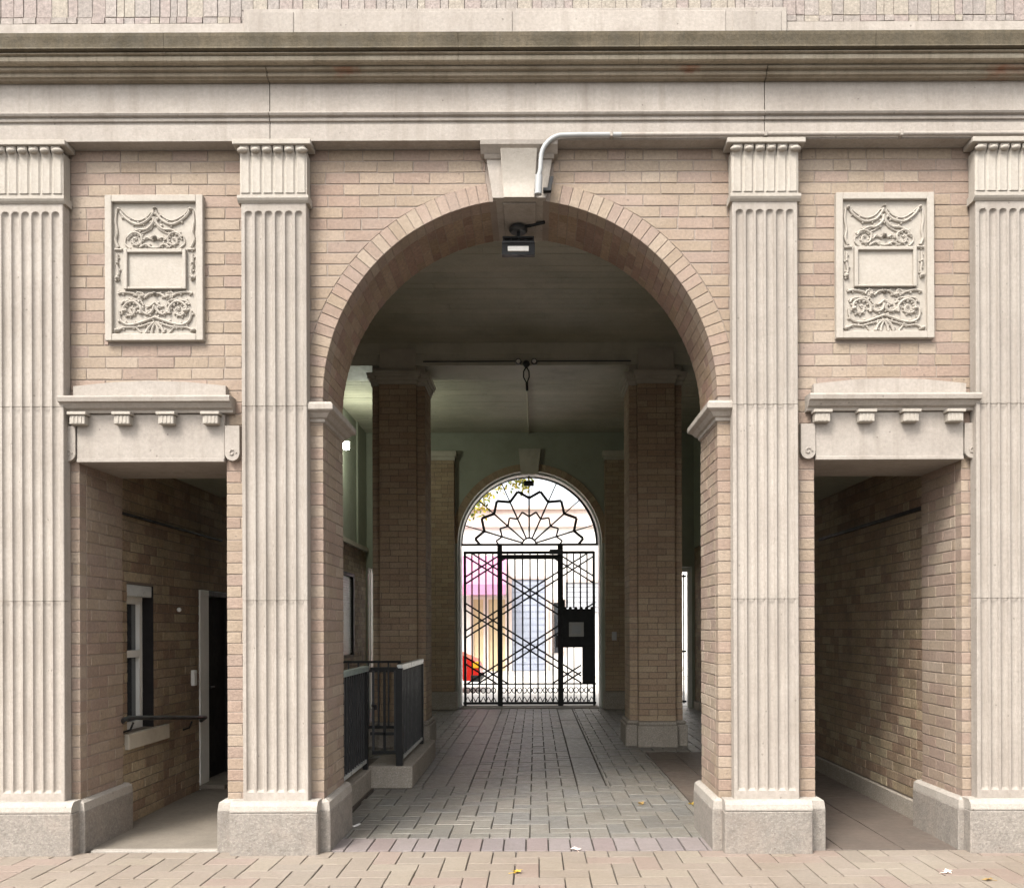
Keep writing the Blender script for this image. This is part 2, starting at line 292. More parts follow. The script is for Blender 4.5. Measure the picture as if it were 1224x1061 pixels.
class Bricks:
    """collects rectangular pieces; the largest in view become objects, the rest one stuff mesh"""
    def __init__(s, parent, name, mo, mi, limit=300, L0=BL - GAP, H0=BH - GAP, depth=.09, top=False):
        s.p, s.name, s.mo, s.mi, s.lim = parent, name, mo, mi, limit; s.L0, s.H0, s.top = L0, H0, top; s.items = []
        s.var = [unit_brick(L0, H0, depth, 100 + i, name, mo, top) for i in range(7)]
    def put(s, loc, L_, H_, rot=0, push=True):
        loc = Vector(loc); v = loc - Vector((0, -D, H)); d2 = v.length_squared
        if s.top: n = Vector((0, 0, 1))
        else: n = Vector((sin(rot), -cos(rot), 0))
        c = -(v.normalized().dot(n)); ok = v.y > .6
        if ok:
            px = 640 + F * v.x / v.y; py = 750 - F * v.z / v.y
            ok = -5 < px < 1229 and -5 < py < 1066 and c > .02
        s.items.append((L_ * H_ * max(c, 0) / d2 if ok else 0, loc, L_, H_, rot))
    def build(s, kindname=None):
        s.items.sort(key=lambda t: -t[0]); st = MB(); cnt = 0
        for i, (a, loc, L_, H_, rot) in enumerate(s.items):
            me, vs_, fs_ = s.var[rnd.randrange(7)]
            j = rnd.uniform(-.0012, .0012); n = Vector((0, 0, 1)) if s.top else Vector((sin(rot), -cos(rot), 0)); lc = loc + n * j
            tilt = rnd.uniform(-.004, .004)
            if cnt < s.lim and a > 0:
                o = bpy.data.objects.new(s.name, me); COL.objects.link(o); o.parent = s.p; o.location = lc - wl(s.p)
                if s.top: o.rotation_euler = (tilt, rnd.uniform(-.004, .004), rot); o.scale = (L_ / s.L0, H_ / s.H0, 1)
                else: o.rotation_euler = (0, tilt, rot); o.scale = (L_ / s.L0, 1, H_ / s.H0)
                cnt += 1
            else:
                sc = Matrix.Diagonal((L_ / s.L0, H_ / s.H0, 1)) if s.top else Matrix.Diagonal((L_ / s.L0, 1, H_ / s.H0))
                R = Matrix.Rotation(rot, 3, 'Z') @ sc
                st.add([lc + R @ Vector(v) for v in vs_], fs_)
        if st.v: st.build(kindname or s.name + '_backing', s.mi, s.p, 'stuff')
def courses(z0, z1):
    k = math.ceil((z0 - 1e-4) / BH); z = z0; out_ = []
    while z < z1 - .015:
        e = min(k * BH + (BH if abs(k * BH - z) < 1e-3 else 0), z1); 
        if e - z > .012: out_.append((z, e, k))
        if abs(e - z) < 1e-6: e += BH
        z = e; k += 1
    return out_
def run(B, a, b, z, h, k, fn, jit=0):
    """running bond from a to b; fn(center)->(loc, rot)"""
    off = (k % 2) * BL / 2 + .03; x = a; i = math.floor((a - off) / BL) + 1
    while x < b - .004:
        e = min(off + i * BL + rnd.uniform(-.012, .012), b); i += 1
        if b - e < .03: e = b
        if e - x > .02:
            if e - x > .2 and rnd.random() < .13:
                for c_ in (.25, .75):
                    loc, rot = fn(x + (e - x) * c_, z + h / 2); B.put(loc, (e - x) / 2 - GAP, h - GAP, rot)
            else:
                loc, rot = fn((x + e) / 2, z + h / 2); B.put(loc, e - x - GAP, h - GAP, rot)
            x = e
        elif e >= b: break
        else: x = e if e - x <= 0 else x
        if e == b: break

# ------------------------------------------------------------------ the ground
RA, SZ, CR = 1.427, 3.27, 4.697      # arch radius, spring height, crown
g = MB().box(-60, 60, -40, -.02, -.3, -.028).build('ground', 'asph'); struct(g)
g = MB().box(-8, 8, -.02, 11.6, -.3, -.028).build('joint_bed', 'joint'); struct(g); g.name = 'floor_bed'
g2 = MB().box(-8, 8, -4, -.02, -.027, -.016).build('pavement_bed', 'joint'); struct(g2)
U1, U2 = .163, .155
def herring(B, u, x0, x1, y0, y1, gap, ox=0, oy=0):
    nx0, nx1 = int((x0 - ox) / u) - 3, int((x1 - ox) / u) + 3; ny0, ny1 = int((y0 - oy) / u) - 3, int((y1 - oy) / u) + 3
    for i in range(nx0, nx1):
        for j in range(ny0, ny1):
            k = (i - j) % 4
            if k == 0: r = (i, i + 2, j, j + 1, 0)
            elif k == 3: r = (i, i + 1, j, j + 2, 1)
            else: continue
            a, b, c, d = max(r[0] * u + ox, x0), min(r[1] * u + ox, x1), max(r[2] * u + oy, y0), min(r[3] * u + oy, y1)
            if b - a < .03 or d - c < .03: continue
            if r[4]: B.put(((a + b) / 2, (c + d) / 2, 0), d - c - gap, b - a - gap, pi / 2)
            else: B.put(((a + b) / 2, (c + d) / 2, 0), b - a - gap, d - c - gap, 0)
pv = MB().box(-8, 8, -4, -.05, -.027, -.0165).build('street_pavement', 'joint'); struct(pv); bpy.data.objects.remove(g2)
B = Bricks(pv, 'paver', 'pav_s_o', 'pav_s_i', 300, 2 * U1 - .012, U1 - .012, .02, True)
herring(B, U1, -6, 6, -3.4, -.06, .008, .02, -.06); B.build()
fl = MB().box(-3.4, 3.2, -.045, 11.6, -.027, -.0165).build('passage_floor', 'joint'); struct(fl); bpy.data.objects.remove(g)
B = Bricks(fl, 'paver', 'pav_i_o', 'pav_i_i', 300, 2 * U2 - .012, U2 - .012, .02, True)
herring(B, U2, -1.62, 1.41, .335, 2.5, .009, -.668, .335)
herring(B, U2, -.668, .417, 2.5, 11.55, .012, -.668, .335)
herring(B, U2, -3.345, -1.15, 4.45, 11.55, .012, -.02, .335); herring(B, U2, -1.62, -1.15, 2.5, 4.45, .012, -.02, .335)
herring(B, U2, .72, 1.41, 2.5, 4.9, .012, -.02, .335); herring(B, U2, .72, 3.15, 4.9, 11.55, .012, -.02, .335)
B.build()
B = Bricks(fl, 'band_slab', 'pav_i_o', 'pav_i_i', 100, .6, .23, .02, True)
for bx in (-1.031, -.791, .567):
    y = 2.5 + (.2 if bx == -.791 else 0); 
    if bx == -.791: B.put((bx, 2.6, 0), .2 - .008, .232, pi / 2)
    while y < 11.4:
        l = rnd.choice([.6, .6, .75]); B.put((bx, y + l / 2, 0), l - .008, .232 if bx < 0 else .277, pi / 2); y += l
B.build()
B = Bricks(fl, 'border_paver', 'pav_p', 'pav_p', 60, .34, .154, .02, True)
x = -1.55
while x < 1.42: B.put((x + .082, .145, 0), .365, .154, pi / 2); x += .164
B.build()
B = Bricks(fl, 'floor_slab', 'slab', 'slab', 60, .9, .4, .02, True)
for i, (xa, xb) in enumerate(((1.42, 1.76), (1.77, 2.2), (2.21, 2.64), (2.65, 3.15))):
    y = -.04 + (.3 if i % 2 else 0) * 0
    while y < 4.85:
        l = min(.95 if (i + int(y)) % 2 else 1.2, 4.88 - y)
        if l < .1: break
        B.put(((xa + xb) / 2, y + l / 2, 0), l - .008, xb - xa, pi / 2); y += l
B.build()
MB().box(-3.36, -2.03, .02, 4.4, -.02, .004).build('concrete_floor', 'conc', fl)
MB().box(-3.2, -2.2, -.05, .016, -.02, .009, .003).build('threshold', 'granite_t', fl)
MB().box(-2.02, -1.63, .1, 4.4, -.02, .001).build('side_slab', 'slab', fl)

# ------------------------------------------------------------------ the facade
FA = thing('arcade_facade', 'pale brick and limestone arcade front with one tall round arch and two square side openings', 'building front', (XA, 0, 0))
def X(s, u): return XA + s * u
# core behind the bricks
TW = .65; e = .0045
mb = MB()
def bx2(mb, s, u0, u1, y0, y1, z0, z1):
    a, b = sorted((X(s, u0), X(s, u1))); mb.box(a, b, y0, y1, z0, z1)
for s in (-1, 1):
    bx2(mb, s, RA + e, 2.13 - e, e, TW - e, -.1, SZ)
    bx2(mb, s, 3.19 + e, 7.2, e, TW - e, -.1, SZ)
    bx2(mb, s, 2.13 - e, 3.19 + e, e, TW - e, 2.805, SZ)
    bx2(mb, s, RA + e, 7.2, e, TW - e, SZ, 7.2)
n = 36
for k in range(n):
    a0, a1 = pi * k / n, pi * (k + 1) / n; r = RA + e
    p = [(XA + r * cos(a0), SZ + r * sin(a0)), (XA + r * cos(a1), SZ + r * sin(a1))]
    mb.prism([p[0], (p[0][0], 7.2), (p[1][0], 7.2), p[1]], 'y', e, TW - e)
mb.build('wall_core', 'mortar', FA)
# front bricks
B = Bricks(FA, 'brick', 'brick_o', 'brick_i', 300)
st = MB()
RO = RA + .135
def front(s):
    return lambda c, z: ((X(s, c), 0, z), 0)
def clip(iv, lo, hi):
    o = []
    for a, b in iv:
        if hi <= a or lo >= b: o.append((a, b)); continue
        if a < lo: o.append((a, lo))
        if b > hi: o.append((hi, b))
    return o
def slant(x0a, x0b, x1a, x1b, z0, z1):   # brick with slanted ends (bottom x0a..x0b, top x1a..x1b)
    c = .003
    q = [(x0a, z0), (x0b, z0), (x1b, z1), (x1a, z1)]; cx = sum(p[0] for p in q) / 4; cz = (z0 + z1) / 2
    inn = [(p[0] + (c if p[0] < cx else -c), p[1] + (c if p[1] < cz else -c)) for p in q]
    st.add([(a, .003, b) for a, b in q] + [(a, rnd.uniform(-.001, .001), b) for a, b in inn] + [(a, .09, b) for a, b in q],
           [(4, 5, 6, 7)] + [(i, (i + 1) % 4, 4 + (i + 1) % 4, 4 + i) for i in range(4)] + [(8 + i, 8 + (i + 1) % 4, (i + 1) % 4, i) for i in range(4)])
z = .34
for (z0, z1, k) in courses(.34, 5.08):
    zm = (z0 + z1) / 2
    for s in (-1, 1):
        iv = [(1.94, 3.30)] if zm < 4.72 or True else []
        iv = [(1.94, 3.30)]
        if zm < 2.80: iv = clip(iv, 2.13, 3.19)
        elif zm < 3.30: iv = clip(iv, 2.11, 3.21)
        if 3.68 < zm < 4.72: iv = clip(iv, 2.632 - .345, 2.632 + .345)
        for a, b in iv: run(B, a, b, z0, z1 - z0, k + (0 if s > 0 else 5), front(s))
        if zm < SZ: 
            bl = 1.0; B.put((X(s, (RA + 1.60) / 2), 0, zm), 1.60 - RA - .002, z1 - z0 - GAP, 0)
        elif zm < SZ + RO:
            # spandrel: slanted inner end along the ring
            def ed(z): return sqrt(max(RO * RO - (z - SZ) ** 2, 0)) + .006
            ea, eb = ed(z0 + .004), ed(z1 - .005)
            off = (k % 2) * BL / 2 + .03; i = math.floor((ea - off) / BL) + 1; first = off + i * BL
            if first - ea < .08: first += BL
            first = min(first, 1.60)
            if 1.60 - max(ea, eb) > .012:
                if zm > 4.62 and ea < .30: ea = eb = .235; 
                q = (ea, first - GAP, eb, first - GAP)
                if s > 0: slant(XA + q[0], XA + q[1], XA + q[2], XA + q[3], z0 + .0045, z1 - .0045)
                else: slant(XA - q[1], XA - q[0], XA - q[3], XA - q[2], z0 + .0045, z1 - .0045)
                if first < 1.59: run(B, first, 1.60, z0, z1 - z0, k, front(s))
        else: run(B, .245, 1.60, z0, z1 - z0, k, front(s))
    # beyond the outer pilasters
    for s in (-1, 1):
        x = 3.68 + (k % 2) * .12
        while x < 7.1: B.put((X(s, x + .12), 0, zm), BL - GAP, z1 - z0 - GAP, 0); x += BL
# reveals: arch jambs and door jambs
for (z0, z1, k) in courses(.36, SZ):
    for s in (-1, 1):
        rot = -s * pi / 2
        run(B, (.094 if k % 2 else .094), TW, z0, z1 - z0, k, lambda c, z, s=s, rot=rot: ((X(s, RA), c, z), rot))
for (z0, z1, k) in courses(.36, 2.805):
    for s in (-1, 1):
        run(B, .094, TW, z0, z1 - z0, k, lambda c, z, s=s: ((X(s, 3.19), c, z), -s * pi / 2))
        run(B, .094, TW, z0, z1 - z0, k, lambda c, z, s=s: ((X(s, 2.13), c, z), s * pi / 2))
B.build('brick_remainder')
st.build('cut_brick', 'brick_i', FA, 'stuff')
# arch ring and soffit
NV = 62
def vbrick(mb, a0, a1, r0, r1, y0, y1, g_=.0022, jit=0):
    d0, d1 = g_ / r0, g_ / r1; c = .003
    P = lambda r, a, y: (XA + r * cos(a), y, SZ + r * sin(a))
    q = [(r0, a0 + d0), (r0, a1 - d0), (r1, a1 - d1), (r1, a0 + d1)]
    i_ = [(r0 + c, a0 + d0 + c / r0), (r0 + c, a1 - d0 - c / r0), (r1 - c, a1 - d1 - c / r1), (r1 - c, a0 + d1 + c / r1)]
    mb.add([P(r, a, y0 + c) for r, a in q] + [P(r, a, y0 + jit) for r, a in i_] + [P(r, a, y1) for r, a in q],
           [(4, 7, 6, 5)] + [(i, 4 + i, 4 + (i + 1) % 4, (i + 1) % 4) for i in range(4)] + [(8 + i, i, (i + 1) % 4, 8 + (i + 1) % 4) for i in range(4)] + [(8, 9, 10, 11)])
for k in range(NV):
    a0, a1 = pi * k / NV, pi * (k + 1) / NV
    if abs((a0 + a1) / 2 - pi / 2) < .142: continue
    m_ = MB(); vbrick(m_, a0, a1, RA, RO, -.002, .155, jit=rnd.uniform(-.001, .001)); am = (a0 + a1) / 2
    m_.build('arch_brick', 'brick_o', FA, loc=(XA + RA * cos(am), 0, SZ + RA * sin(am)))
m_ = MB()
for k in range(NV):
    a0, a1 = pi * k / NV, pi * (k + 1) / NV
    if abs((a0 + a1) / 2 - pi / 2) < .142: continue
    ys = [.16, .41, TW] if k % 2 else [.16, .285, .53, TW]
    for y0, y1 in zip(ys, ys[1:]): vbrick(m_, a0, a1, RA + rnd.uniform(0, .002), RA + .1, y0 + .003, y1 - .004)
m_.build('soffit_brick', 'brick_s', FA, 'stuff')

# plinths
def plinth(parent, s, u0, u1, y0, y1, zt=.37, inner0=True, inner1=True):
    a, b = sorted((X(s, u0), X(s, u1)))
    o = MB().box(a, b, y0, y1, -.01, zt - .075, .006).build('plinth', 'granite', parent)
    i = .028
    m_ = MB(); z0, z1, z2 = zt - .075, zt - .018, zt
    P = [(a + .003, y0 + .003, z0), (b - .003, y0 + .003, z0), (b - .003, y1, z0), (a + .003, y1, z0),
         (a + .010, y0 + .010, z1), (b - .010, y0 + .010, z1), (b - .010, y1, z1), (a + .010, y1, z1),
         (a + i + .01, y0 + i + .01, z2), (b - i - .01, y0 + i + .01, z2), (b - i - .01, y1, z2), (a + i + .01, y1, z2)]
    m_.add(P, [(0, 1, 5, 4), (1, 2, 6, 5), (2, 3, 7, 6), (3, 0, 4, 7), (4, 5, 9, 8), (5, 6, 10, 9), (6, 7, 11, 10), (7, 4, 8, 11), (8, 9, 10, 11)])
    m_.build('plinth_cap', 'granite_t', o)
    return o
for s in (-1, 1):
    plinth(FA, s, RA - .055, 1.47, -.055, TW + .05); plinth(FA, s, 2.03, 2.13 + .055, -.055, TW + .05); plinth(FA, s, 3.19 - .055, 3.25, -.055, TW + .05)
    plinth(FA, s, 3.76, 7.0, -.055, .3)
    bx2_ = MB(); bx2(bx2_, s, 1.45, 2.10, .0, TW + .045, 0, .36); bx2_.build('plinth_core', 'granite', FA)

# pilasters
PY = -.10
def pilaster(u, s):
    c = X(s, u); hw = .2325
    root = MB().box(c - hw + .01, c + hw - .01, -.035, .012, .3, 5.06).build('pilaster', 'stone', FA, loc=(c, PY, 0))
    def shaft(z0, z1, fl0, fl1, nm='shaft_block'):
        # height field with six flutes; fl0/fl1 flute end heights
        N = 6; pitch = (2 * hw - .035) / N; r = pitch * .375; xs = [-hw + .004]
        for i in range(N):
            cx = -hw + .0175 + pitch * (i + .5)
            xs += [cx - r * 1.0 - .0015] + [cx + r * q for q in (-.98, -.88, -.65, -.35, 0, .35, .65, .88, .98)] + [cx + r + .0015]
        xs.append(hw - .004)
        zs = [z0]
        for q in ([fl0 + r * t for t in (-.05, 0, .25, .6, 1.1)] if fl0 > z0 else []): zs.append(q)
        for q in ([fl1 - r * t for t in (1.1, .85, .6, .4, .22, .1, .03, -.03)] if fl1 < z1 else []): zs.append(q)
        zs.append(z1); zs = sorted(set(q for q in zs if z0 <= q <= z1))
        V, Fc = [], []
        for zz in zs:
            for xx in xs:
                d = 0
                for i in range(N):
                    cx = -hw + .0175 + pitch * (i + .5); dx = abs(xx - cx)
                    if dx < r:
                        dd = dx
                        if fl1 < z1 and zz > fl1 - r: dd = hypot(dx, zz - (fl1 - r))
                        if fl0 > z0 and zz < fl0: dd = r * 2
                        if dd < r: d = sqrt(r * r - dd * dd) * .78
                        if fl0 > z0 and fl0 <= zz < fl0 + r * .6: d *= (zz - fl0) / (r * .6) * .8 + .2
                V.append((c + xx, PY + d, zz))
        w_ = len(xs)
        for j in range(len(zs) - 1):
            for i in range(w_ - 1): Fc.append((j * w_ + i, j * w_ + i + 1, (j + 1) * w_ + i + 1, (j + 1) * w_ + i))
        m_ = MB().add(V, Fc); b0 = [(c - hw, PY + .004), (c - hw, -.012), (c + hw, -.012), (c + hw, PY + .004)]
        m_.add([(b0[0][0], b0[0][1], z0), (b0[1][0], b0[1][1], z0), (b0[2][0], b0[2][1], z0), (b0[3][0], b0[3][1], z0)] + [(p[0], p[1], z1) for p in b0],
               [(0, 1, 5, 4), (2, 3, 7, 6)] + ([(0, 3, 2, 1)] if z0 < .4 else []) + ([(4, 5, 6, 7)] if z1 > 4 else []))
        m_.add([(c - hw, PY + .004, z0), (c - hw + .004, PY, z0), (c - hw + .004, PY, z1), (c - hw, PY + .004, z1),
                (c + hw, PY + .004, z0), (c + hw - .004, PY, z0), (c + hw - .004, PY, z1), (c + hw, PY + .004, z1)],
               [(0, 1, 2, 3), (4, 7, 6, 5), (0, 4, 5, 1), (3, 2, 6, 7)])
        m_.build(nm, 'stone', root, smooth=True)
    shaft(.375, 1.80, .435, 9); shaft(1.803, 3.186, -1, 9); shaft(3.189, 4.628, -1, 4.575)
    # capital
    m_ = MB(); P2 = lambda y: y
    m_.prism([(-.012, 4.628), (PY - .004, 4.628), (PY - .018, 4.642), (PY - .026, 4.656), (PY - .026, 4.676), (PY - .004, 4.684), (-.012, 4.684)], 'x', c - hw - .02, c + hw + .02)
    m_.box(c - hw - .006, c + hw + .006, PY - .002, -.012, 4.684, 4.99)
    m_.box(c - hw - .045, c + hw + .045, PY - .055, -.012, 5.022, 5.058, .004)
    m_.build('capital', 'stone_c', root)
    m_ = MB(); tw = (2 * hw + .012) / 6
    for i in range(6):
        x0 = c - hw - .006 + i * tw
        for (z0, z1, f0, f1) in ((4.700, 4.955, 0, 0), (4.955, 4.975, 0, .008), (4.975, 4.995, .008, .026), (4.995, 5.018, .026, .03)):
            V = []
            for zz, ff in ((z0, f0), (z1, f1)):
                for t in range(7):
                    q = t / 6; bulge = .011 * max(0, 1 - (2 * q - 1) ** 2) ** .35 - .004 * (abs(q - .5) < .2)
                    V.append((x0 + .004 + (tw - .008) * q, PY - .002 - bulge - ff, zz))
            m_.add(V, [(t, t + 1, 8 + t, 7 + t) for t in range(6)])
        wsc = 1.25 if i in (0, 5) else 1
        m_.ball((x0 + tw / 2 + (-.012 if i == 0 else .012 if i == 5 else 0), PY - .026, 4.992), .030, (1.08 * wsc, .9, .62), 12, 8)
    m_.build('capital_leaf', 'stone_c', root, smooth=True)
    # plinth of the pilaster
    o = MB().box(c - .312, c + .312, -.16, -.02, -.01, .30, .010).build('plinth', 'granite', root)
    MB().prism([(-.02, .302), (-.158, .302), (-.160, .312), (-.152, .345), (-.128, .372), (-.105, .376), (-.02, .376)], 'x', c - .308, c + .308).build('plinth_cap', 'granite_t', root)
    return root
for s in (-1, 1):
    for u in (1.75, 3.4845): pilaster(u, s)

# entablature: stones between the joints, all with the same profile
segs = [(-7.2, -5.40), (-5.394, -1.877), (-1.871, 1.637), (1.643, 5.15), (5.156, 7.2)]
def course(name, m, prof, sg=segs, parent=FA):
    for a, b in sg:
        MB().prism(prof, 'x', a, b).build(name, m, parent, loc=((a + b) / 2, prof[0][0], prof[0][1]))
course('architrave_stone', 'stone', [(.02, 5.062), (-.118, 5.062), (-.118, 5.178), (.02, 5.178)])
course('taenia_moulding', 'stone', [(.02, 5.18), (-.112, 5.18), (-.112, 5.196), (-.126, 5.200), (-.130, 5.212), (-.122, 5.218), (-.122, 5.226), (-.142, 5.232), (-.150, 5.244), (-.150, 5.252), (.02, 5.252)])
course('frieze_stone', 'stone', [(.02, 5.254), (-.120, 5.254), (-.120, 5.468), (.02, 5.468)])
segc = [(-7.2, -4.3), (-4.298, -2.55), (-2.548, -.52), (-.518, .73), (.732, 2.36), (2.362, 4.9), (4.902, 7.2)]
course('bed_moulding', 'cornice2', [(.02, 5.470), (-.160, 5.470), (-.164, 5.476), (-.184, 5.480), (-.188, 5.490), (-.180, 5.498), (-.180, 5.508), (-.206, 5.513), (-.212, 5.522), (-.208, 5.533), (.02, 5.535)])
course('cornice_moulding', 'cornice3', [(.02, 5.537), (-.244, 5.537), (-.258, 5.543), (-.262, 5.556), (-.256, 5.574), (-.248, 5.580), (-.272, 5.584), (-.274, 5.590), (.02, 5.593)], segc)
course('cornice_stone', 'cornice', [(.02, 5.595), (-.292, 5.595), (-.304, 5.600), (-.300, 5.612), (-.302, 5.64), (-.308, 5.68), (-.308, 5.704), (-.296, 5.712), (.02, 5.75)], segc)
# parapet above: blocking course, raised middle panels and old upper brick
MB().box(-7.2, 7.2, -.035, .004, 5.74, 5.955).build('blocking_course', 'stone', FA)
MB().box(-2.08, 1.82, -.055, -.034, 5.74, 6.045, .004).build('blocking_course', 'stone', FA)
for a, b in ((-2.06, -1.70), (-1.69, -.13), (-.12, 1.40), (1.41, 1.80)):
    MB().box(a + .02, b - .02, -.062, -.05, 5.78, 6.02, .004).build('parapet_panel', 'stone', FA)
st = MB()
for s_ in range(-1, 1):
    pass
x = -7.1
while x < 7.1:
    w_ = rnd.uniform(.05, .12); mid = -2.08 < x + w_ / 2 < 1.82; zb = 6.06 if mid else 6.01
    if not mid: st.box(x + .003, min(x + w_, 7.1) - .003, -.03 + rnd.uniform(-.004, .004), .0, 5.962, 6.003)
    zz = zb
    for hh in (rnd.uniform(.2, .26), .25, .25, .25, .25):
        st.box(x + .004, x + w_ - .002, -.022 + rnd.uniform(-.004, .004), .003, zz + .003, zz + hh - .003); zz += hh
    x += w_
st.build('upper_brick', 'rough', FA, 'stuff')

MB().box(-7.15, 7.15, -.014, .003, 5.957, 7.1).build('upper_mortar', 'rough', FA)
# keystone with scrolled face
kx = X(1, 0)
def trap(mb, wt, wb, zt, zb, y0, y1, y0b=None):
    y0b = y0 if y0b is None else y0b
    mb.add([(kx - wb, y0b, zb), (kx + wb, y0b, zb), (kx + wt, y0, zt), (kx - wt, y0, zt), (kx - wb, y1, zb), (kx + wb, y1, zb), (kx + wt, y1, zt), (kx - wt, y1, zt)],
           [(0, 1, 2, 3), (5, 4, 7, 6), (4, 0, 3, 7), (1, 5, 6, 2), (4, 5, 1, 0), (3, 2, 6, 7)])
m_ = MB(); trap(m_, .238, .192, 4.985, 4.690, -.045, TW + .01)
ks = m_.build('keystone', 'stone', FA, loc=(kx, 0, 4.69))
m_ = MB(); ny = 14
V = []
for i in range(ny + 1):
    t = i / ny; zz = 4.672 + t * .325
    yy = -.075 - .055 * t ** 2 - .010 * max(0, cos(t * pi / 2 * 3.2)) * (t < .31) + .012 * sin(t * pi)
    ww = .110 + .022 * t
    V += [(kx - ww, yy, zz), (kx - ww + .006, yy - .006, zz), (kx + ww - .006, yy - .006, zz), (kx + ww, yy, zz), (kx + ww, -.03, zz), (kx - ww, -.03, zz)]
Fc = [(i * 6 + k, i * 6 + (k + 1) % 6, (i + 1) * 6 + (k + 1) % 6, (i + 1) * 6 + k) for i in range(ny) for k in range(6)] + [(5, 4, 3, 2, 1, 0), tuple(ny * 6 + k for k in range(6))]
m_.add(V, Fc).build('scroll', 'stone_c', ks, smooth=True)
m_ = MB()
m_.prism([(.01, 4.99), (-.07, 4.99), (-.10, 5.012), (-.128, 5.03), (-.135, 5.058), (.01, 5.058)], 'x', kx - .275, kx + .275)
m_.prism([(.01, 4.965), (-.055, 4.965), (-.075, 4.988), (.01, 4.988)], 'x', kx - .25, kx + .25)
m_.build('cap_moulding', 'stone', ks)
MB().box(kx - .12, kx + .12, .02, TW - .03, 4.675, 4.692, .004).build('soffit_panel', 'stone', ks)

# imposts of the arch
for s in (-1, 1):
    prof = [(0, 3.085), (.014, 3.092), (.018, 3.112), (.034, 3.120), (.058, 3.148), (.080, 3.160), (.088, 3.168), (.088, 3.204), (.080, 3.210), (.074, 3.222), (0, 3.228)]
    m_ = MB(); V = []; n_ = len(prof)
    for (ux, yy, dx, dy) in ((1.55, 0, 0, -1), (RA, 0, -1, -1), (RA, TW, -1, 1), (1.55, TW, 0, 1)):
        for d, z in prof: V.append((X(s, ux + dx * d), yy + dy * d, z))
    Fc = [(j * n_ + i, j * n_ + i + 1, (j + 1) * n_ + i + 1, (j + 1) * n_ + i) for j in range(3) for i in range(n_ - 1)]
    Fc += [tuple(range(n_)), tuple(3 * n_ + i for i in range(n_)), (n_ - 1, 2 * n_ - 1, 3 * n_ - 1, 4 * n_ - 1)]
    m_.add(V, Fc).build('impost', 'stone', FA, loc=(X(s, RA), 0, 3.1))

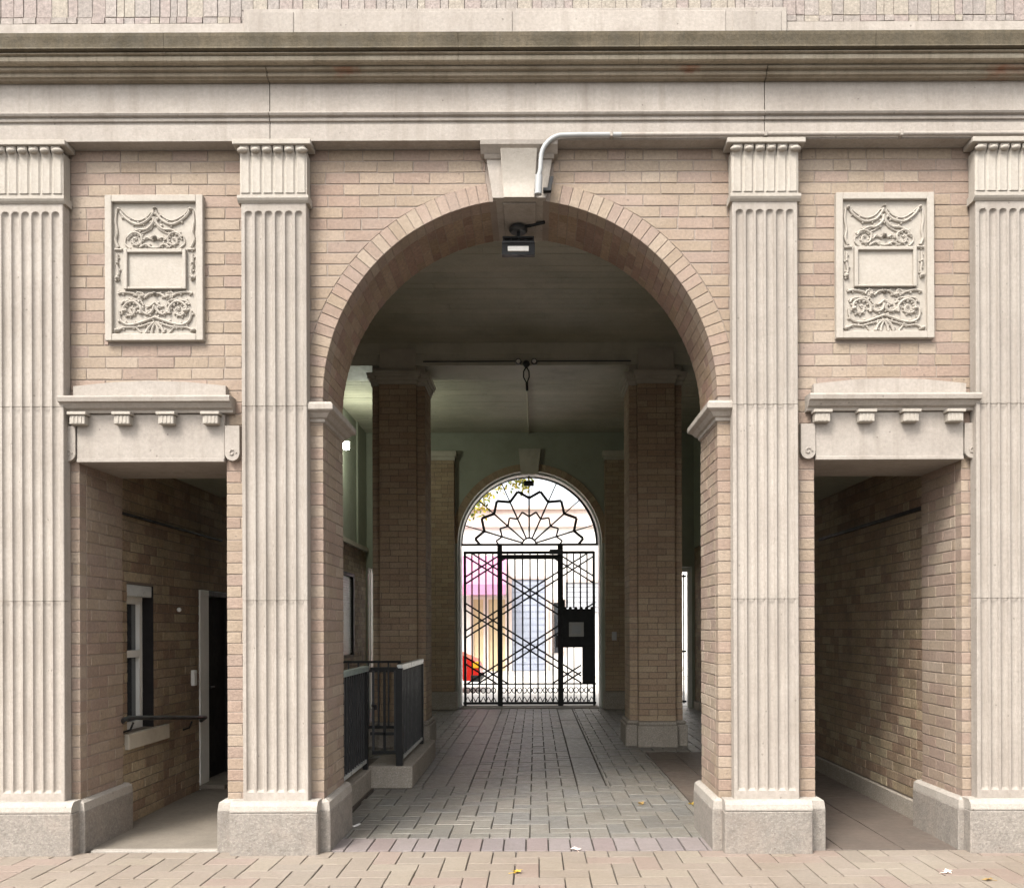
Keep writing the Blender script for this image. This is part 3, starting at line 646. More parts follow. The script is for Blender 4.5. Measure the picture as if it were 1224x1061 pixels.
# carved panels
def panel(s):
    c = X(s, 2.632); zc = 4.1995; root = MB().box(c - .33, c + .33, -.012, .03, zc - .505, zc + .505).build('carved_panel', 'stone_c', FA, loc=(c, 0, zc))
    def T(p): return (c + (p[0] - 443) / 5.305 / 166.1 * 1.0, (530 - p[1]) / 5.305 / 166.1 + zc)
    m_ = MB()
    X0, X1, Z0, Z1 = c - .353, c + .353, zc - .524, zc + .524; w_ = .050
    for (a, b, z0, z1) in ((X0, X0 + w_, Z0, Z1), (X1 - w_, X1, Z0, Z1), (X0 + w_, X1 - w_, Z0, Z0 + w_), (X0 + w_, X1 - w_, Z1 - w_, Z1)):
        m_.box(a, b, -.042, .02, z0, z1, .004)
    m_.build('border', 'stone_c', root)
    m_ = MB(); a0, z0 = T((250, 665)); a1, z1 = T((645, 410)); w_ = .026
    m_.box(a0, a1, -.018, .0, z0, z1)
    for (a, b, p, q) in ((a0, a0 + w_, z0, z1), (a1 - w_, a1, z0, z1), (a0 + w_, a1 - w_, z0, z0 + w_ * .6), (a0 + w_, a1 - w_, z1 - w_, z1)):
        m_.box(a, b, -.040, -.01, p, q, .004)
    m_.build('tablet', 'stone_c', root)
    m_ = MB(); yb = -.012
    def cur(pts, r0=9, r1=None, close=False):
        # Catmull-Rom through pts, mirrored too
        pts = [Vector((p[0] + rnd.uniform(-2.5, 2.5), p[1] + rnd.uniform(-2.5, 2.5))) for p in pts]; P = [pts[0]] + pts + [pts[-1]]; q = []
        for i in range(1, len(P) - 2):
            for t in range(5):
                t /= 5; a, b, c_, d = P[i - 1:i + 3]
                q.append(.5 * ((2 * b) + (-a + c_) * t + (2 * a - 5 * b + 4 * c_ - d) * t * t + (-a + 3 * b - 3 * c_ + d) * t ** 3))
        q.append(pts[-1]); k = 1 / 5.305 / 166.1; r1 = r0 if r1 is None else r1
        for mir in (1, -1):
            pp = []
            for v in q:
                xx, zz = T((443 + (v.x - 443) * mir, v.y)); pp.append((xx, yb, zz))
            rr = [(r0 + (r1 - r0) * i / (len(q) - 1)) * k for i in range(len(q))]
            m_.tube(pp, [q_ * 1.05 for q_ in rr], 8, flat=(yb, 1.7))
            if r0 >= 8:
                for ii in range(2, len(pp) - 2, 3):
                    t_ = Vector(pp[ii + 1]) - Vector(pp[ii - 1]); t_.normalize(); nn = Vector((t_.z, 0, -t_.x)) * (1 if (ii // 3) % 2 else -1)
                    cc = Vector(pp[ii]) + nn * rr[ii] * 1.25; m_.ball((cc.x, yb, cc.z), rr[ii] * rnd.uniform(.7, 1.05), (1.1, 1.7, 1.1), 6, 4)
    def spiral(cx, cy, R, a0, turns, r0, r1):
        n_ = int(12 * abs(turns)); return [(cx + R * (1 - .85 * i / n_) * cos(radians(a0) + turns * 2 * pi * i / n_), cy + R * (1 - .85 * i / n_) * sin(radians(a0) + turns * 2 * pi * i / n_)) for i in range(n_ + 1)], r0, r1
    def blob(x_, y_, r, sx=1, sz=1):
        for mir in (1, -1):
            xx, zz = T((443 + (x_ - 443) * mir, y_)); m_.ball((xx, yb, zz), r / 5.305 / 166.1, (sx, 2.2, sz), 10, 6)
    cur([(215, 150), (245, 200), (300, 240), (345, 247), (395, 225), (428, 185), (443, 150)], 9, 9)
    cur([(222, 150), (262, 188), (310, 218), (345, 222), (390, 200), (420, 170)], 5, 5)
    cur([(443, 205), (430, 245), (390, 282), (340, 285), (300, 305), (270, 345)], 12, 6)
    cur([(443, 225), (420, 270), (380, 300), (330, 318)], 7, 5)
    cur(*spiral(322, 350, 55, 200, 1.3, 9, 6)); cur([(375, 350), (395, 330), (420, 345), (443, 330)], 8, 7)
    cur([(345, 398), (385, 375), (415, 392), (443, 398)], 8, 8)
    cur([(285, 400), (255, 370), (262, 330)], 7, 5)
    cur([(200, 165), (196, 230), (202, 300), (195, 350), (212, 395)], 7, 10); cur([(190, 410), (235, 410)], 9, 9)
    cur([(205, 440), (203, 500), (210, 560), (195, 590), (215, 600)], 8, 9); blob(203, 495, 11); blob(205, 590, 14)
    cur([(205, 690), (240, 680), (300, 690), (320, 700)], 9, 8); cur(*spiral(350, 705, 28, 180, 1.2, 9, 7)); cur([(378, 715), (410, 690), (443, 690)], 9, 8)
    blob(443, 690, 14); blob(360, 708, 12)
    cur(*spiral(290, 795, 68, 20, -1.35, 11, 7)); cur([(225, 760), (245, 735), (300, 728), (350, 735), (372, 765)], 8, 6)
    cur([(443, 768), (425, 805), (395, 818), (365, 800), (355, 780)], 12, 6); cur([(443, 745), (410, 770), (385, 768)], 9, 6)
    cur([(215, 800), (225, 855), (270, 885), (330, 880), (390, 860), (443, 840)], 9, 10)
    cur([(200, 930), (240, 905), (300, 905), (350, 895), (400, 880), (440, 868)], 8, 7)
    cur([(443, 870), (405, 900), (385, 940)], 8, 11); cur([(443, 870), (425, 910), (420, 942)], 7, 10); cur([(350, 940), (325, 905), (300, 915)], 7, 6)
    blob(200, 925, 16); blob(443, 335, 16); blob(215, 155, 13); blob(443, 150, 13); blob(250, 800, 14, 1.3)
    m_.build('carved_ornament', 'stone_c', root, smooth=True)
for s in (-1, 1): panel(s)

# door lintels with shelf and brackets
def lintel(s):
    c = X(s, 2.66); root = MB().box(X(s, 2.66) - .532, X(s, 2.66) + .532, -.035, TW - .002, 2.80, 3.145, .003).build('lintel', 'stone', FA, loc=(c, 0, 2.8))
    MB().box(c - .53, c + .53, -.045, -.034, 2.80, 2.828, .003).build('fillet', 'stone', root)
    MB().prism([(c - .55, 3.262), (c + .545, 3.262), (c + .545, 3.345), (c + .25, 3.375), (c, 3.383), (c - .25, 3.375), (c - .55, 3.345)], 'y', -.05, .01).build('blocking_stone', 'stone', root)
    a, b = c - .62, c + .60
    if s > 0: a, b = c - .60, c + .62
    m_ = MB(); m_.prism([(.005, 3.150), (-.055, 3.150), (-.062, 3.168), (-.085, 3.180), (-.105, 3.205), (-.110, 3.212), (-.130, 3.216), (-.135, 3.245), (-.128, 3.258), (.005, 3.264)], 'x', a, b)
    m_.build('shelf', 'stone', root)
    for q in (-.51, -.193, .123, .44):
        x0 = c + q - .045 + (.0 if s < 0 else .0)
        m_ = MB().box(x0 - .012, x0 + .122, -.108, -.03, 3.128, 3.149, .003)
        m_.box(x0, x0 + .11, -.095, -.03, 3.062, 3.126, .005)
        for t in (.028, .055, .082): m_.box(x0 + t - .006, x0 + t + .006, -.099, -.094, 3.070, 3.118)
        m_.build('bracket', 'stone_c', root, loc=(x0, -.1, 3.06))
    for q in (-1, 1):
        cx = c + q * .59; hw = .052
        pts = [(cx - hw, 3.06), (cx - hw, 2.86)] + [(cx + hw * cos(a_), 2.86 + hw * sin(a_) * 1.0) for a_ in [pi + pi * i / 10 for i in range(1, 10)]] + [(cx + hw, 2.86), (cx + hw, 3.06)]
        m_ = MB().prism(pts, 'y', -.048, .01); m_.tube([(cx + .03 * cos(t * .9) * (1 - t / 9), -.05, 2.862 + .03 * sin(t * .9) * (1 - t / 9)) for t in range(8)], .006, 6)
        pass
        m_.build('scroll_block', 'stone', root, loc=(cx, 0, 2.85))
for s in (-1, 1): lintel(s)

# upper mass, roof and hall ceiling
HC = 5.45
MB().box(-7.2, 7.2, TW, 11.5, 5.75, 6.2).build('roof', 'conc', None).name = 'roof_slab'; struct(bpy.data.objects['roof_slab'])
cl = MB().box(-3.6, 3.4, TW, 10.9, HC + .02, 5.70).build('ceiling', 'green'); struct(cl)
m_ = MB(); y = TW + .001
while y < 10.88:
    x = -3.6 - rnd.uniform(0, 2)
    while x < 3.4:
        l = rnd.uniform(2.2, 3.6); xa, xb = max(x, -3.6), min(x + l, 3.4)
        if xb - xa > .05: m_.box(xa + .002, xb - .002, y + .003, min(y + .152, 10.89) - .003, HC + rnd.uniform(0, .003), HC + .019)
        x += l
    y += .155
m_.build('ceiling_board', 'ceil', cl, 'stuff')
for s in (-1, 1):
    xa, xb = sorted((X(s, 2.095), X(s, 3.26)))
    b_ = MB().box(xa, xb, TW, 2.95 if s < 0 else 3.3, 3.0, 3.12).build('passage_ceiling', 'green'); struct(b_)
bm_ = MB(); 
bm_.box(-3.345, 3.15, 5.47, 6.15, 5.15, HC - .001)
bm_.build('ceiling_beam', 'beam', cl)
MB().box(-3.345, 3.15, 5.452, 5.47, 5.30, HC - .001).build('beam_moulding', 'beam', cl)

# ------------------------------------------------------------------ inner walls
def wall_bricks(parent, mo, mi, xw, sgn, y0, y1, z0, z1, holes=(), limit=300, name='brick'):
    B = Bricks(parent, name, mo, mi, limit)
    for (a, b, k) in courses(z0, z1):
        zm = (a + b) / 2; iv = [(y0, y1)]
        for (h0, h1, hz0, hz1) in holes:
            if hz0 < zm < hz1: iv = clip(iv, h0, h1)
        for p, q in iv: run(B, p, q, a, b - a, k, lambda c, z: ((xw, c, z), sgn * pi / 2))
    B.build('brick_remainder')
XL, XR = -3.345, 3.15
WH = (.83, 1.32, .75, 1.975); DH = (2.35, 3.26, 0, 1.995); W2 = (8.55, 9.75, 1.12, 2.6)
lw = MB()
def wall_with_holes(mb, x0, x1, y0, y1, z0, z1, holes):
    hs_ = sorted(holes); y = y0
    for h in hs_:
        mb.box(x0, x1, y, h[0], z0, z1)
        if h[2] > z0: mb.box(x0, x1, h[0], h[1], z0, h[2])
        mb.box(x0, x1, h[0], h[1], h[3], z1); y = h[1]
    mb.box(x0, x1, y, y1, z0, z1)
wall_with_holes(lw, -3.62, XL - e, TW, 11.55, -.1, 5.75, [WH, DH, W2])
LW = struct(lw.build('left_wall', 'dmortar'))
wall_bricks(LW, 'wbrick_o', 'wbrick_i', XL, 1, TW, 10.9, 0, 3.16, [WH, DH, W2])
RW = struct(MB().box(XR + e, 3.42, TW, 11.55, -.1, 5.75).build('right_wall', 'dmortar'))
wall_bricks(RW, 'wbrick_o', 'wbrick_i', XR, -1, TW, 10.9, .16, 3.16)
MB().box(XR - .03, XR + .006, TW + .05, 10.9, -.02, .155, .006).build('base_course', 'pstone', RW)
MB().box(XR - .022, XR + .004, TW + .0, 3.3, 2.545, 2.575).build('shadow_gap_strip', 'black', RW)  # black strip paints in the shadow line of a setback in the wall
MB().box(XL - .004, XL + .022, TW, 2.95, 2.526, 2.545).build('shadow_gap_strip', 'black', LW)  # same painted shadow line on the left wall, no real ledge
MB().box(XL - .004, XL + .018, 2.96, 10.88, 3.17, HC).build('painted_panel', 'green', LW)
MB().box(XR - .018, XR + .004, 3.31, 10.88, 3.17, HC).build('painted_panel', 'green', RW)
MB().box(XL - .002, XL + .06, 2.96, 10.88, 3.10, 3.18, .005).build('ledge', 'capst', LW)
for yy in (7.6, 8.6, 9.9): MB().box(XL + .018, XL + .05, yy, yy + .07, 3.18, HC).build('batten', 'green', LW)
for s in (-1, 1):   # short partitions between passages and hall
    a, b = sorted((X(s, 1.93), X(s, 2.125)))
    p_ = struct(MB().box(a, b, TW, 2.6, -.01, HC).build('partition_wall', 'dmortar'))
    wall_bricks(p_, 'dbrick_o', 'dbrick_i', X(s, 2.125 + .008), s, TW, 2.6, 0, 3.0, limit=0)
    wall_bricks(p_, 'dbrick_o', 'dbrick_i', X(s, 1.93 - .008), -s, TW, 2.6, 0, HC - .02, limit=0)
# back of facade above, seen only from inside
MB().box(-3.3, 3.09, TW - .006, TW + .0, 4.8, HC).build('inner_facing', 'green', FA)

# side window and door of the left passage
wn = thing('sash_window', 'narrow white sash window with dark reveal and stone sill in the left passage', 'window', (XL, .97, .75))
yw0, yw1, zw0, zw1 = WH; xr = XL - .13
MB().box(xr - .03, xr, yw0, yw1, zw0, zw1).build('pane', 'glassy', wn)
m_ = MB()
m_.box(xr, xr + .035, yw0, yw0 + .05, zw0, zw1 - .1); m_.box(xr, xr + .035, yw1 - .06, yw1, zw0, zw1 - .1)
m_.box(xr, xr + .045, yw0 + .05, yw1 - .06, 1.36, 1.42); m_.box(xr, xr + .035, yw0 + .05, yw1 - .06, zw0, zw0 + .06); m_.box(xr, xr + .035, yw0 + .05, yw1 - .06, zw1 - .16, zw1 - .1)
m_.build('sash_frame', 'white', wn)
MB().box(xr, XL - .01, yw0, yw1 - .01, zw1 - .1, zw1 - .003, .005).build('shutter_box', 'frost', wn)
MB().box(xr, XL + .0, yw1 - .008, yw1 + .0, zw0, zw1 - .003).build('reveal', 'void', wn)
MB().box(XL - .13, XL + .035, .78, 1.57, .615, .745, .006).build('sill', 'capst', wn)
dr = thing('side_door', 'black side door beside a white painted jamb in the left passage', 'door', (XL, 2.7, 0))
m_ = MB(); m_.box(XL - .20, XL + .012, 2.353, 2.58, .0, 1.93, .003); m_.box(XL - .2, XL + .014, 2.353, 2.58, 1.932, 1.99, .003)
m_.build('frame', 'white', dr)
m_ = MB(); m_.box(XL - .2, XL + .006, 3.17, 3.257, 0, 1.93, .003); m_.box(XL - .2, XL + .006, 2.581, 3.257, 1.932, 1.99, .003); m_.build('dark_frame', 'black', dr)
MB().box(XL - .08, XL - .04, 2.582, 3.165, .055, 1.925, .003).build('door_leaf', 'void', dr)
m_ = MB(); m_.tube([(XL - .04, 2.66, 1.0), (XL + .0, 2.66, 1.0), (XL + .0, 2.75, 1.0)], .01); m_.build('handle', 'dgrey', dr)
MB().box(XL - .2, XL + .25, 2.35, 3.26, .004, .05, .006).build('step', 'conc', dr)
tag(MB().box(XL, XL + .035, 2.14, 2.21, 1.05, 1.20, .004).build('entry_keypad', 'white', None), 'small white entry keypad on the brick beside the side door', 'keypad')
o = MB().ball((XL + .02, 1.82, 1.78), .022, (1, 1, 1)).build('bell_button', 'paper', None, smooth=True); tag(o, 'little round white button on the brick between window and side door', 'button')
hr = thing('handrail', 'dark grey tubular handrail bracketed to the left passage wall below the window', 'handrail', (XL, 1.3, .7))
MB().tube([(XL + .02, .66, .85), (XL + .085, .60, .885), (XL + .085, .68, .89), (XL + .085, 2.29, .728), (XL + .02, 2.34, .69)], .019, 10).build('rail', 'dgrey', hr, smooth=True)
for yy, zz in ((.75, .855), (1.95, .735)):
    MB().tube([(XL, yy, zz - .09), (XL + .06, yy, zz - .07), (XL + .085, yy, zz - .01)], .009, 8).build('bracket', 'black', hr)

# back window of the left wall
bw = thing('blind_window', 'tall louvred window with pale blinds deep in the hall behind the black railings', 'window', (XL, 9.15, 1.12))
MB().box(XL - .06, XL - .05, 8.56, 9.74, 1.13, 2.59).build('pane', 'frost', bw)
m_ = MB()
for i in range(30): m_.box(XL - .05, XL - .03, 8.60, 9.66, 1.16 + i * .045, 1.19 + i * .045)
m_.build('louvre', 'frost', bw, 'stuff')
m_ = MB(); m_.box(XL - .1, XL + .01, 8.55, 8.60, 1.12, 2.6); m_.box(XL - .1, XL + .01, 9.67, 9.75, 1.12, 2.6); m_.box(XL - .1, XL + .01, 8.60, 9.67, 2.54, 2.6); m_.build('frame', 'black', bw)

# ------------------------------------------------------------------ free-standing piers
def pier(s, label):
    cu = 1.74; c = X(s, cu); root = thing('brick_pier', label, 'pier', (c, 5.85, 0), 'brick piers carrying the hall beam')
    y0, yc0, yc1, y1 = 5.40, 5.50, 6.14, 6.24; hf, hc = .25, .36
    m_ = MB(); m_.box(c - hc + e, c + hc - e, yc0 + e, yc1 - e, 0, 4.88); m_.box(c - hf + e, c + hf - e, y0 + e, y1 - e, 0, 4.88)
    m_.build('core', 'dmortar', root)
    B = Bricks(root, 'brick', 'dbrick_o', 'dbrick_i', 300)
    for (a, b, k) in courses(.34, 4.88):
        zm = (a + b) / 2; h = b - a
        run(B, c - hf, c + hf, a, h, k, lambda q, z: ((q, y0, z), 0)); run(B, c - hf, c + hf, a, h, k, lambda q, z: ((q, y1, z), pi))
        for q in (-1, 1):
            B.put((c + q * (hf + hc) / 2, yc0, zm), hc - hf - .006, h - GAP, 0); B.put((c + q * (hf + hc) / 2, yc1, zm), hc - hf - .006, h - GAP, pi)
            B.put((c + q * hf, (y0 + yc0) / 2 + .004, zm), .08, h - GAP, q * pi / 2)
            run(B, yc0 + .01, yc1, a, h, k, lambda p, z, q=q: ((c + q * hc, p, z), q * pi / 2))
    B.build('brick_remainder')
    m_ = MB(); m_.box(c - hc - .06, c + hc + .06, yc0 - .05, yc1 + .05, -.01, .285, .012); m_.box(c - hf - .02, c + hf + .02, y0 - .06, yc0 - .052, -.01, .285, .010); m_.build('plinth', 'pstone', root)
    m_ = MB(); m_.box(c - hc - .045, c + hc + .045, yc0 - .035, yc1 + .035, .286, .34, .02); m_.box(c - hf - .008, c + hf + .008, y0 - .045, yc0 - .036, .286, .338, .008); m_.build('plinth_cap', 'pstone', root)
    m_ = MB()
    for (d, z0, z1) in ((.012, 4.88, 4.93), (.03, 4.93, 4.975), (.055, 4.975, 5.02), (.065, 5.02, 5.05), (-.002, 5.05, 5.148)):
        m_.box(c - hc - d, c + hc + d, yc0 - d, yc1 + d, z0, z1 - .001); m_.box(c - hf - d, c + hf + d, y0 - d, yc0 - d - .001, z0, z1 - .001)
    m_.build('capital', 'capst', root)
    MB().box(c - hf + .01, c + hf - .01, y0 + .01, 5.449, 5.15, 5.36).build('beam_block', 'capst', root)
    return root
pier(-1, 'brown brick pier with stone cap behind the black railings'); pier(1, 'brown brick pier with stone plinth standing clear right of the paved way')

# ------------------------------------------------------------------ back wall with arched gateway
YB, TB = 10.9, .62
BWp = thing('gateway_wall', 'green painted end wall with brick pilasters around the arched gateway', 'wall', (XA, YB, 0))
m_ = MB()
for s in (-1, 1):
    bx2(m_, s, RA, 2.13, YB, YB + TB, -.1, SZ); bx2(m_, s, 2.13, 3.21, YB, YB + TB, 2.80, SZ); bx2(m_, s, RA, 7, YB, YB + TB, SZ, 6.2); bx2(m_, s, 3.21, 7, YB, YB + TB, -.1, SZ)
for k in range(36):
    a0, a1 = pi * k / 36, pi * (k + 1) / 36; p = [(XA + RA * cos(a0), SZ + RA * sin(a0)), (XA + RA * cos(a1), SZ + RA * sin(a1))]
    m_.prism([p[0], (p[0][0], 6.2), (p[1][0], 6.2), p[1]], 'y', YB, YB + TB)
m_.build('wall_face', 'green', BWp)
m_ = MB()
for k in range(44):
    a0, a1 = pi * k / 44, pi * (k + 1) / 44
    if abs((a0 + a1) / 2 - pi / 2) > .09: vbrick(m_, a0, a1, RA - .001, RA + .14, YB - .03, YB + .0)
m_.build('arch_brick', 'dbrick_i', BWp, 'stuff')
m_ = MB()    # pale reveal lining of the gateway
m_.prism([(XA + (RA - .004) * cos(pi * i / 36), SZ + (RA - .004) * sin(pi * i / 36)) for i in range(37)] + [(XA + (RA - .034) * cos(pi * i / 36), SZ + (RA - .034) * sin(pi * i / 36)) for i in range(36, -1, -1)], 'y', YB + .2, YB + TB + .02)
for s in (-1, 1): bx2(m_, s, RA - .034, RA - .004, YB + .2, YB + TB + .02, 0, SZ)
m_.build('reveal_lining', 'white', BWp)
m_ = MB(); m_.prism([(XA - .17, 4.62), (XA + .17, 4.62), (XA + .215, 5.12), (XA - .215, 5.12)], 'y', YB - .09, YB); m_.build('keystone', 'capst', BWp)
for s in (-1, 1):
    m_ = MB(); c = X(s, 1.73); m_.box(c - .25, c + .25, YB - .17 + e, YB, 0, 4.88); pr = m_.build('pilaster', 'dmortar', BWp, loc=(c, YB, 0))
    B = Bricks(pr, 'brick', 'dbrick_o', 'dbrick_i', 0)
    for (a, b, k) in courses(.36, 4.88):
        run(B, c - .25, c + .25, a, b - a, k, lambda q, z: ((q, YB - .17, z), 0))
        for q in (-1, 1): B.put((c + q * (.25 + e), YB - .085, (a + b) / 2), .15, b - a - GAP, q * pi / 2)
    B.build('brick_face')
    MB().box(c - .30, c + .30, YB - .23, YB - .001, 0, .35, .015).build('plinth', 'pstone', pr)
    m_ = MB().box(c - .27, c + .27, YB - .19, YB - .001, 4.88, 4.95); m_.box(c - .30, c + .30, YB - .22, YB - .002, 4.95, 5.06, .01); m_.build('capital', 'capst', pr)
# side openings in the end wall with white posts and black bars
for s, lb in ((-1, 'bright side doorway of the end wall with white posts seen left of the brick pier'), (1, 'narrow side doorway with white posts and black bars seen right of the brick pier')):
    c = X(s, 2.67); dg = thing('side_gate', lb, 'gate', (c, YB + .3, 0)); m_ = MB()
    for q in (-.50, .50): m_.box(c + q - (.012 if s < 0 and q < 0 else .04), c + q + (.012 if s < 0 and q < 0 else .04), YB + .05, YB + .17, 0, 2.79, .004)
    m_.box(c - .46, c + .46, YB + .05, YB + .17, 2.70, 2.79, .004); m_.build('frame', 'white', dg)
    for i in range(7): MB().box(c - .42 + i * .135, c - .398 + i * .135, YB + .2, YB + .222, .08, 2.66).build('bar', 'black', dg)
    for zz in (.1, 1.1, 2.6): MB().box(c - .45, c + .45, YB + .19, YB + .2, zz, zz + .04).build('rail', 'black', dg)

# ------------------------------------------------------------------ the iron gate
GY = YB + .5; GX = -.12; gt = thing('iron_gate', 'black wrought iron gate with lattice bars and zigzag sunburst fanlight', 'gate', (GX, GY, 0))
R_ = 1.40; SB = 3.285
def gbar(name, a, b, w_=.02, d_=.02, y=GY, p=gt): return MB().bar((a[0], y, a[1]), (b[0], y, b[1]), w_, d_).build(name, 'black', p, loc=((a[0] + b[0]) / 2, y, (a[1] + b[1]) / 2))
gL, gR = GX - R_, GX + R_; mL, mR = GX - .60, GX + .63
ao = [(GX + R_ * cos(pi * i / 40), SB + R_ * sin(pi * i / 40)) for i in range(41)]; ai = [(GX + (R_ - .045) * cos(pi * i / 40), SB + (R_ - .045) * sin(pi * i / 40)) for i in range(40, -1, -1)]
m_ = MB(); m_.prism(ao + ai, 'y', GY - .02, GY + .02); m_.build('arch_frame', 'black', gt)
gbar('transom', (gL, 3.29), (gR, 3.29), .045, .05); gbar('transom', (gL + .08, 3.13), (gR - .08, 3.13), .055, .05)
for xx, w_ in ((gL + .09, .05), (mL, .10), (mR, .11), (gR - .09, .05)): gbar('post', (xx, .0), (xx, 3.15 if w_ < .1 else 3.29), w_, .06, GY - .004)
gbar('bottom_rail', (gL + .05, .07), (gR - .05, .07), .05, .045); gbar('lower_rail', (gL + .05, .46), (gR - .05, .46), .03, .03)
gbar('door_head', (mL, 3.04), (mR, 3.04), .09, .055, GY + .003)
def vbars(a, b, n_, z0=.06, z1=3.12):
    for i in range(1, n_ + 1): xx = a + (b - a) * i / (n_ + 1); gbar('bar', (xx, z0), (xx, z1), .03, .02, GY + .006)
vbars(gL + .09, mL, 4); vbars(mL, mR, 7); 
for i in range(1, 5):
    xx = mR + (gR - .09 - mR) * i / 5; gbar('bar', (xx, 2.0), (xx, 3.12), .03, .02, GY + .006); gbar('bar', (xx, .06), (xx, .46), .022, .02, GY + .006)
for i in (1, 2): xx = mR + (gR - .09 - mR) * i / 5; gbar('bar', (xx, .46), (xx, 1.2), .022, .02, GY + .006)
# lattice
def seg_clip(x0, x1, z0, z1, px, pz, sl):
    t = []
    for xx in (x0, x1):
        zz = pz + (xx - px) * sl
        t.append((xx, zz))
    (xa, za), (xb, zb) = t
    if abs(zb - za) < 1e-6: return None
    def at(z): return xa + (z - za) / (zb - za) * (xb - xa)
    lo, hi = sorted((za, zb))
    if hi < z0 or lo > z1: return None
    p, q = (xa, za), (xb, zb)
    if za < z0: p = (at(z0), z0)
    if za > z1: p = (at(z1), z1)
    if zb < z0: q = (at(z0), z0)
    if zb > z1: q = (at(z1), z1)
    return (p, q) if abs(p[0] - q[0]) > .04 else None
lat = [(gL + .1, mL - .03, .47, 3.11), (mL + .05, mR - .05, .47, 3.02), (mR + .05, gR - .1, 2.0, 3.11), (mR + .05, mR + .42, .47, 1.2)]
for (x0, x1, z0, z1) in lat:
    for k in range(-5, 6):
        for off in (-.07, .07):
            for sl in (.632, -.632):
                r_ = seg_clip(x0, x1, z0, z1, GX + .01, 2.30 + k * 1.094 + off, sl)
                if r_: gbar('lattice_bar', r_[0], r_[1], .033, .012, GY - .016 if sl > 0 else GY - .03)
# scalloped foot ornaments
m_ = MB(); xx = gL + .14
while xx < gR - .12:
    if abs(xx - mL) > .07 and abs(xx - mR) > .07:
        m_.tube([(xx + .045 * cos(a_ * pi / 5), GY + .02, .33 + .055 * sin(a_ * pi / 5)) for a_ in range(11)], .011, 5)
        m_.tube([(xx - .05, GY + .02, .10), (xx, GY + .02, .2), (xx + .05, GY + .02, .10)], .012, 5)
    xx += .105
m_.build('foot_ornament', 'black', gt, 'stuff')
# fanlight
m_ = MB(); hub = [(GX + .16 * cos(pi * i / 10), SB + .16 * sin(pi * i / 10)) for i in range(11)] + [(GX + .125 * cos(pi * i / 10), SB + .125 * sin(pi * i / 10)) for i in range(10, -1, -1)]
m_.prism(hub, 'y', GY - .015, GY + .015); m_.build('fan_hub', 'black', gt)
angs = [17, 41.5, 66, 90, 114, 138.5, 163]
P_ = lambda r, a: (GX + r * cos(radians(a)), SB + r * sin(radians(a)))
for a_ in angs:
    gbar('fan_spoke', P_(.13, a_), P_(.68 * R_, a_), .034, .02, GY + .004); gbar('fan_spoke', P_(.68 * R_, a_), P_(R_ - .03, a_), .022, .016, GY + .004)
for (rp, rv, w_) in ((.79, .68, .052), (.485, .41, .034)):
    seq = [(rp * R_, 3)]
    for i, a_ in enumerate(angs):
        seq.append((rv * R_, a_)); seq.append((rp * R_, (a_ + (angs[i + 1] if i < 6 else 182)) / 2 if i < 6 else 177))
    seq.insert(0, (rp * R_ * .9, 0)); seq.insert(1, (rp * R_, 6.5)); seq.pop(2); seq[-1] = (rp * R_, 173.5); seq.append((rp * R_ * .9, 180))
    for a, b in zip(seq, seq[1:]): gbar('zigzag_bar', P_(*a), P_(*b), w_, .022, GY - .008)
# lock box with plaque
lb = MB().box(mR + .03, gR - .07, GY - .07, GY + .02, 1.20, 1.98, .006).build('lock_box', 'black', gt)
MB().box(mR + .44, gR - .07, GY - .07, GY + .02, .47, 1.199, .004).build('lock_side', 'black', lb)
MB().box(mR + .17, mR + .47, GY - .085, GY - .069, 1.42, 1.71, .004).build('plaque', 'plaque', lb)
MB().box(mR + .23, mR + .41, GY - .09, GY - .084, 1.48, 1.65, .002).build('plaque_inset', 'shut2', lb)
m_ = MB()
for i in range(6): m_.ball((mR + .09 + i * .11, GY - .03, 1.99), .035, (1, .6, 1.1), 8, 5)
m_.build('crest', 'black', lb, smooth=True)
MB().box(mR - .10, mR - .055, GY - .06, GY - .03, 1.2, 1.45, .004).build('lock', 'dgrey', gt)
MB().box(mR - .22, mR + .05, GY - .06, GY - .03, 3.09, 3.19, .004).build('door_closer', 'dgrey', gt)
o = thing('arch_camera', 'tiny black twin light hanging under the crown of the gateway arch', 'lamp', (GX, GY - .15, 4.5))
MB().box(GX - .012, GX + .012, GY - .16, GY - .14, 4.56, 4.69).build('stem', 'black', o); MB().box(GX - .10, GX + .10, GY - .2, GY - .1, 4.46, 4.56, .01).build('housing', 'black', o); o.name = 'arch_lamp'
th = MB().box(GX - 1.38, GX + 1.38, YB + .02, YB + TB + .1, -.01, .018, .004).build('gate_threshold', 'granite_t', None); struct(th)
tag(MB().box(X(1, 1.60), X(1, 1.69), YB - .22, YB - .171, 1.35, 1.52, .005).build('call_box', 'plaque', None), 'small pale call box on the brick pilaster right of the iron gate', 'call box')

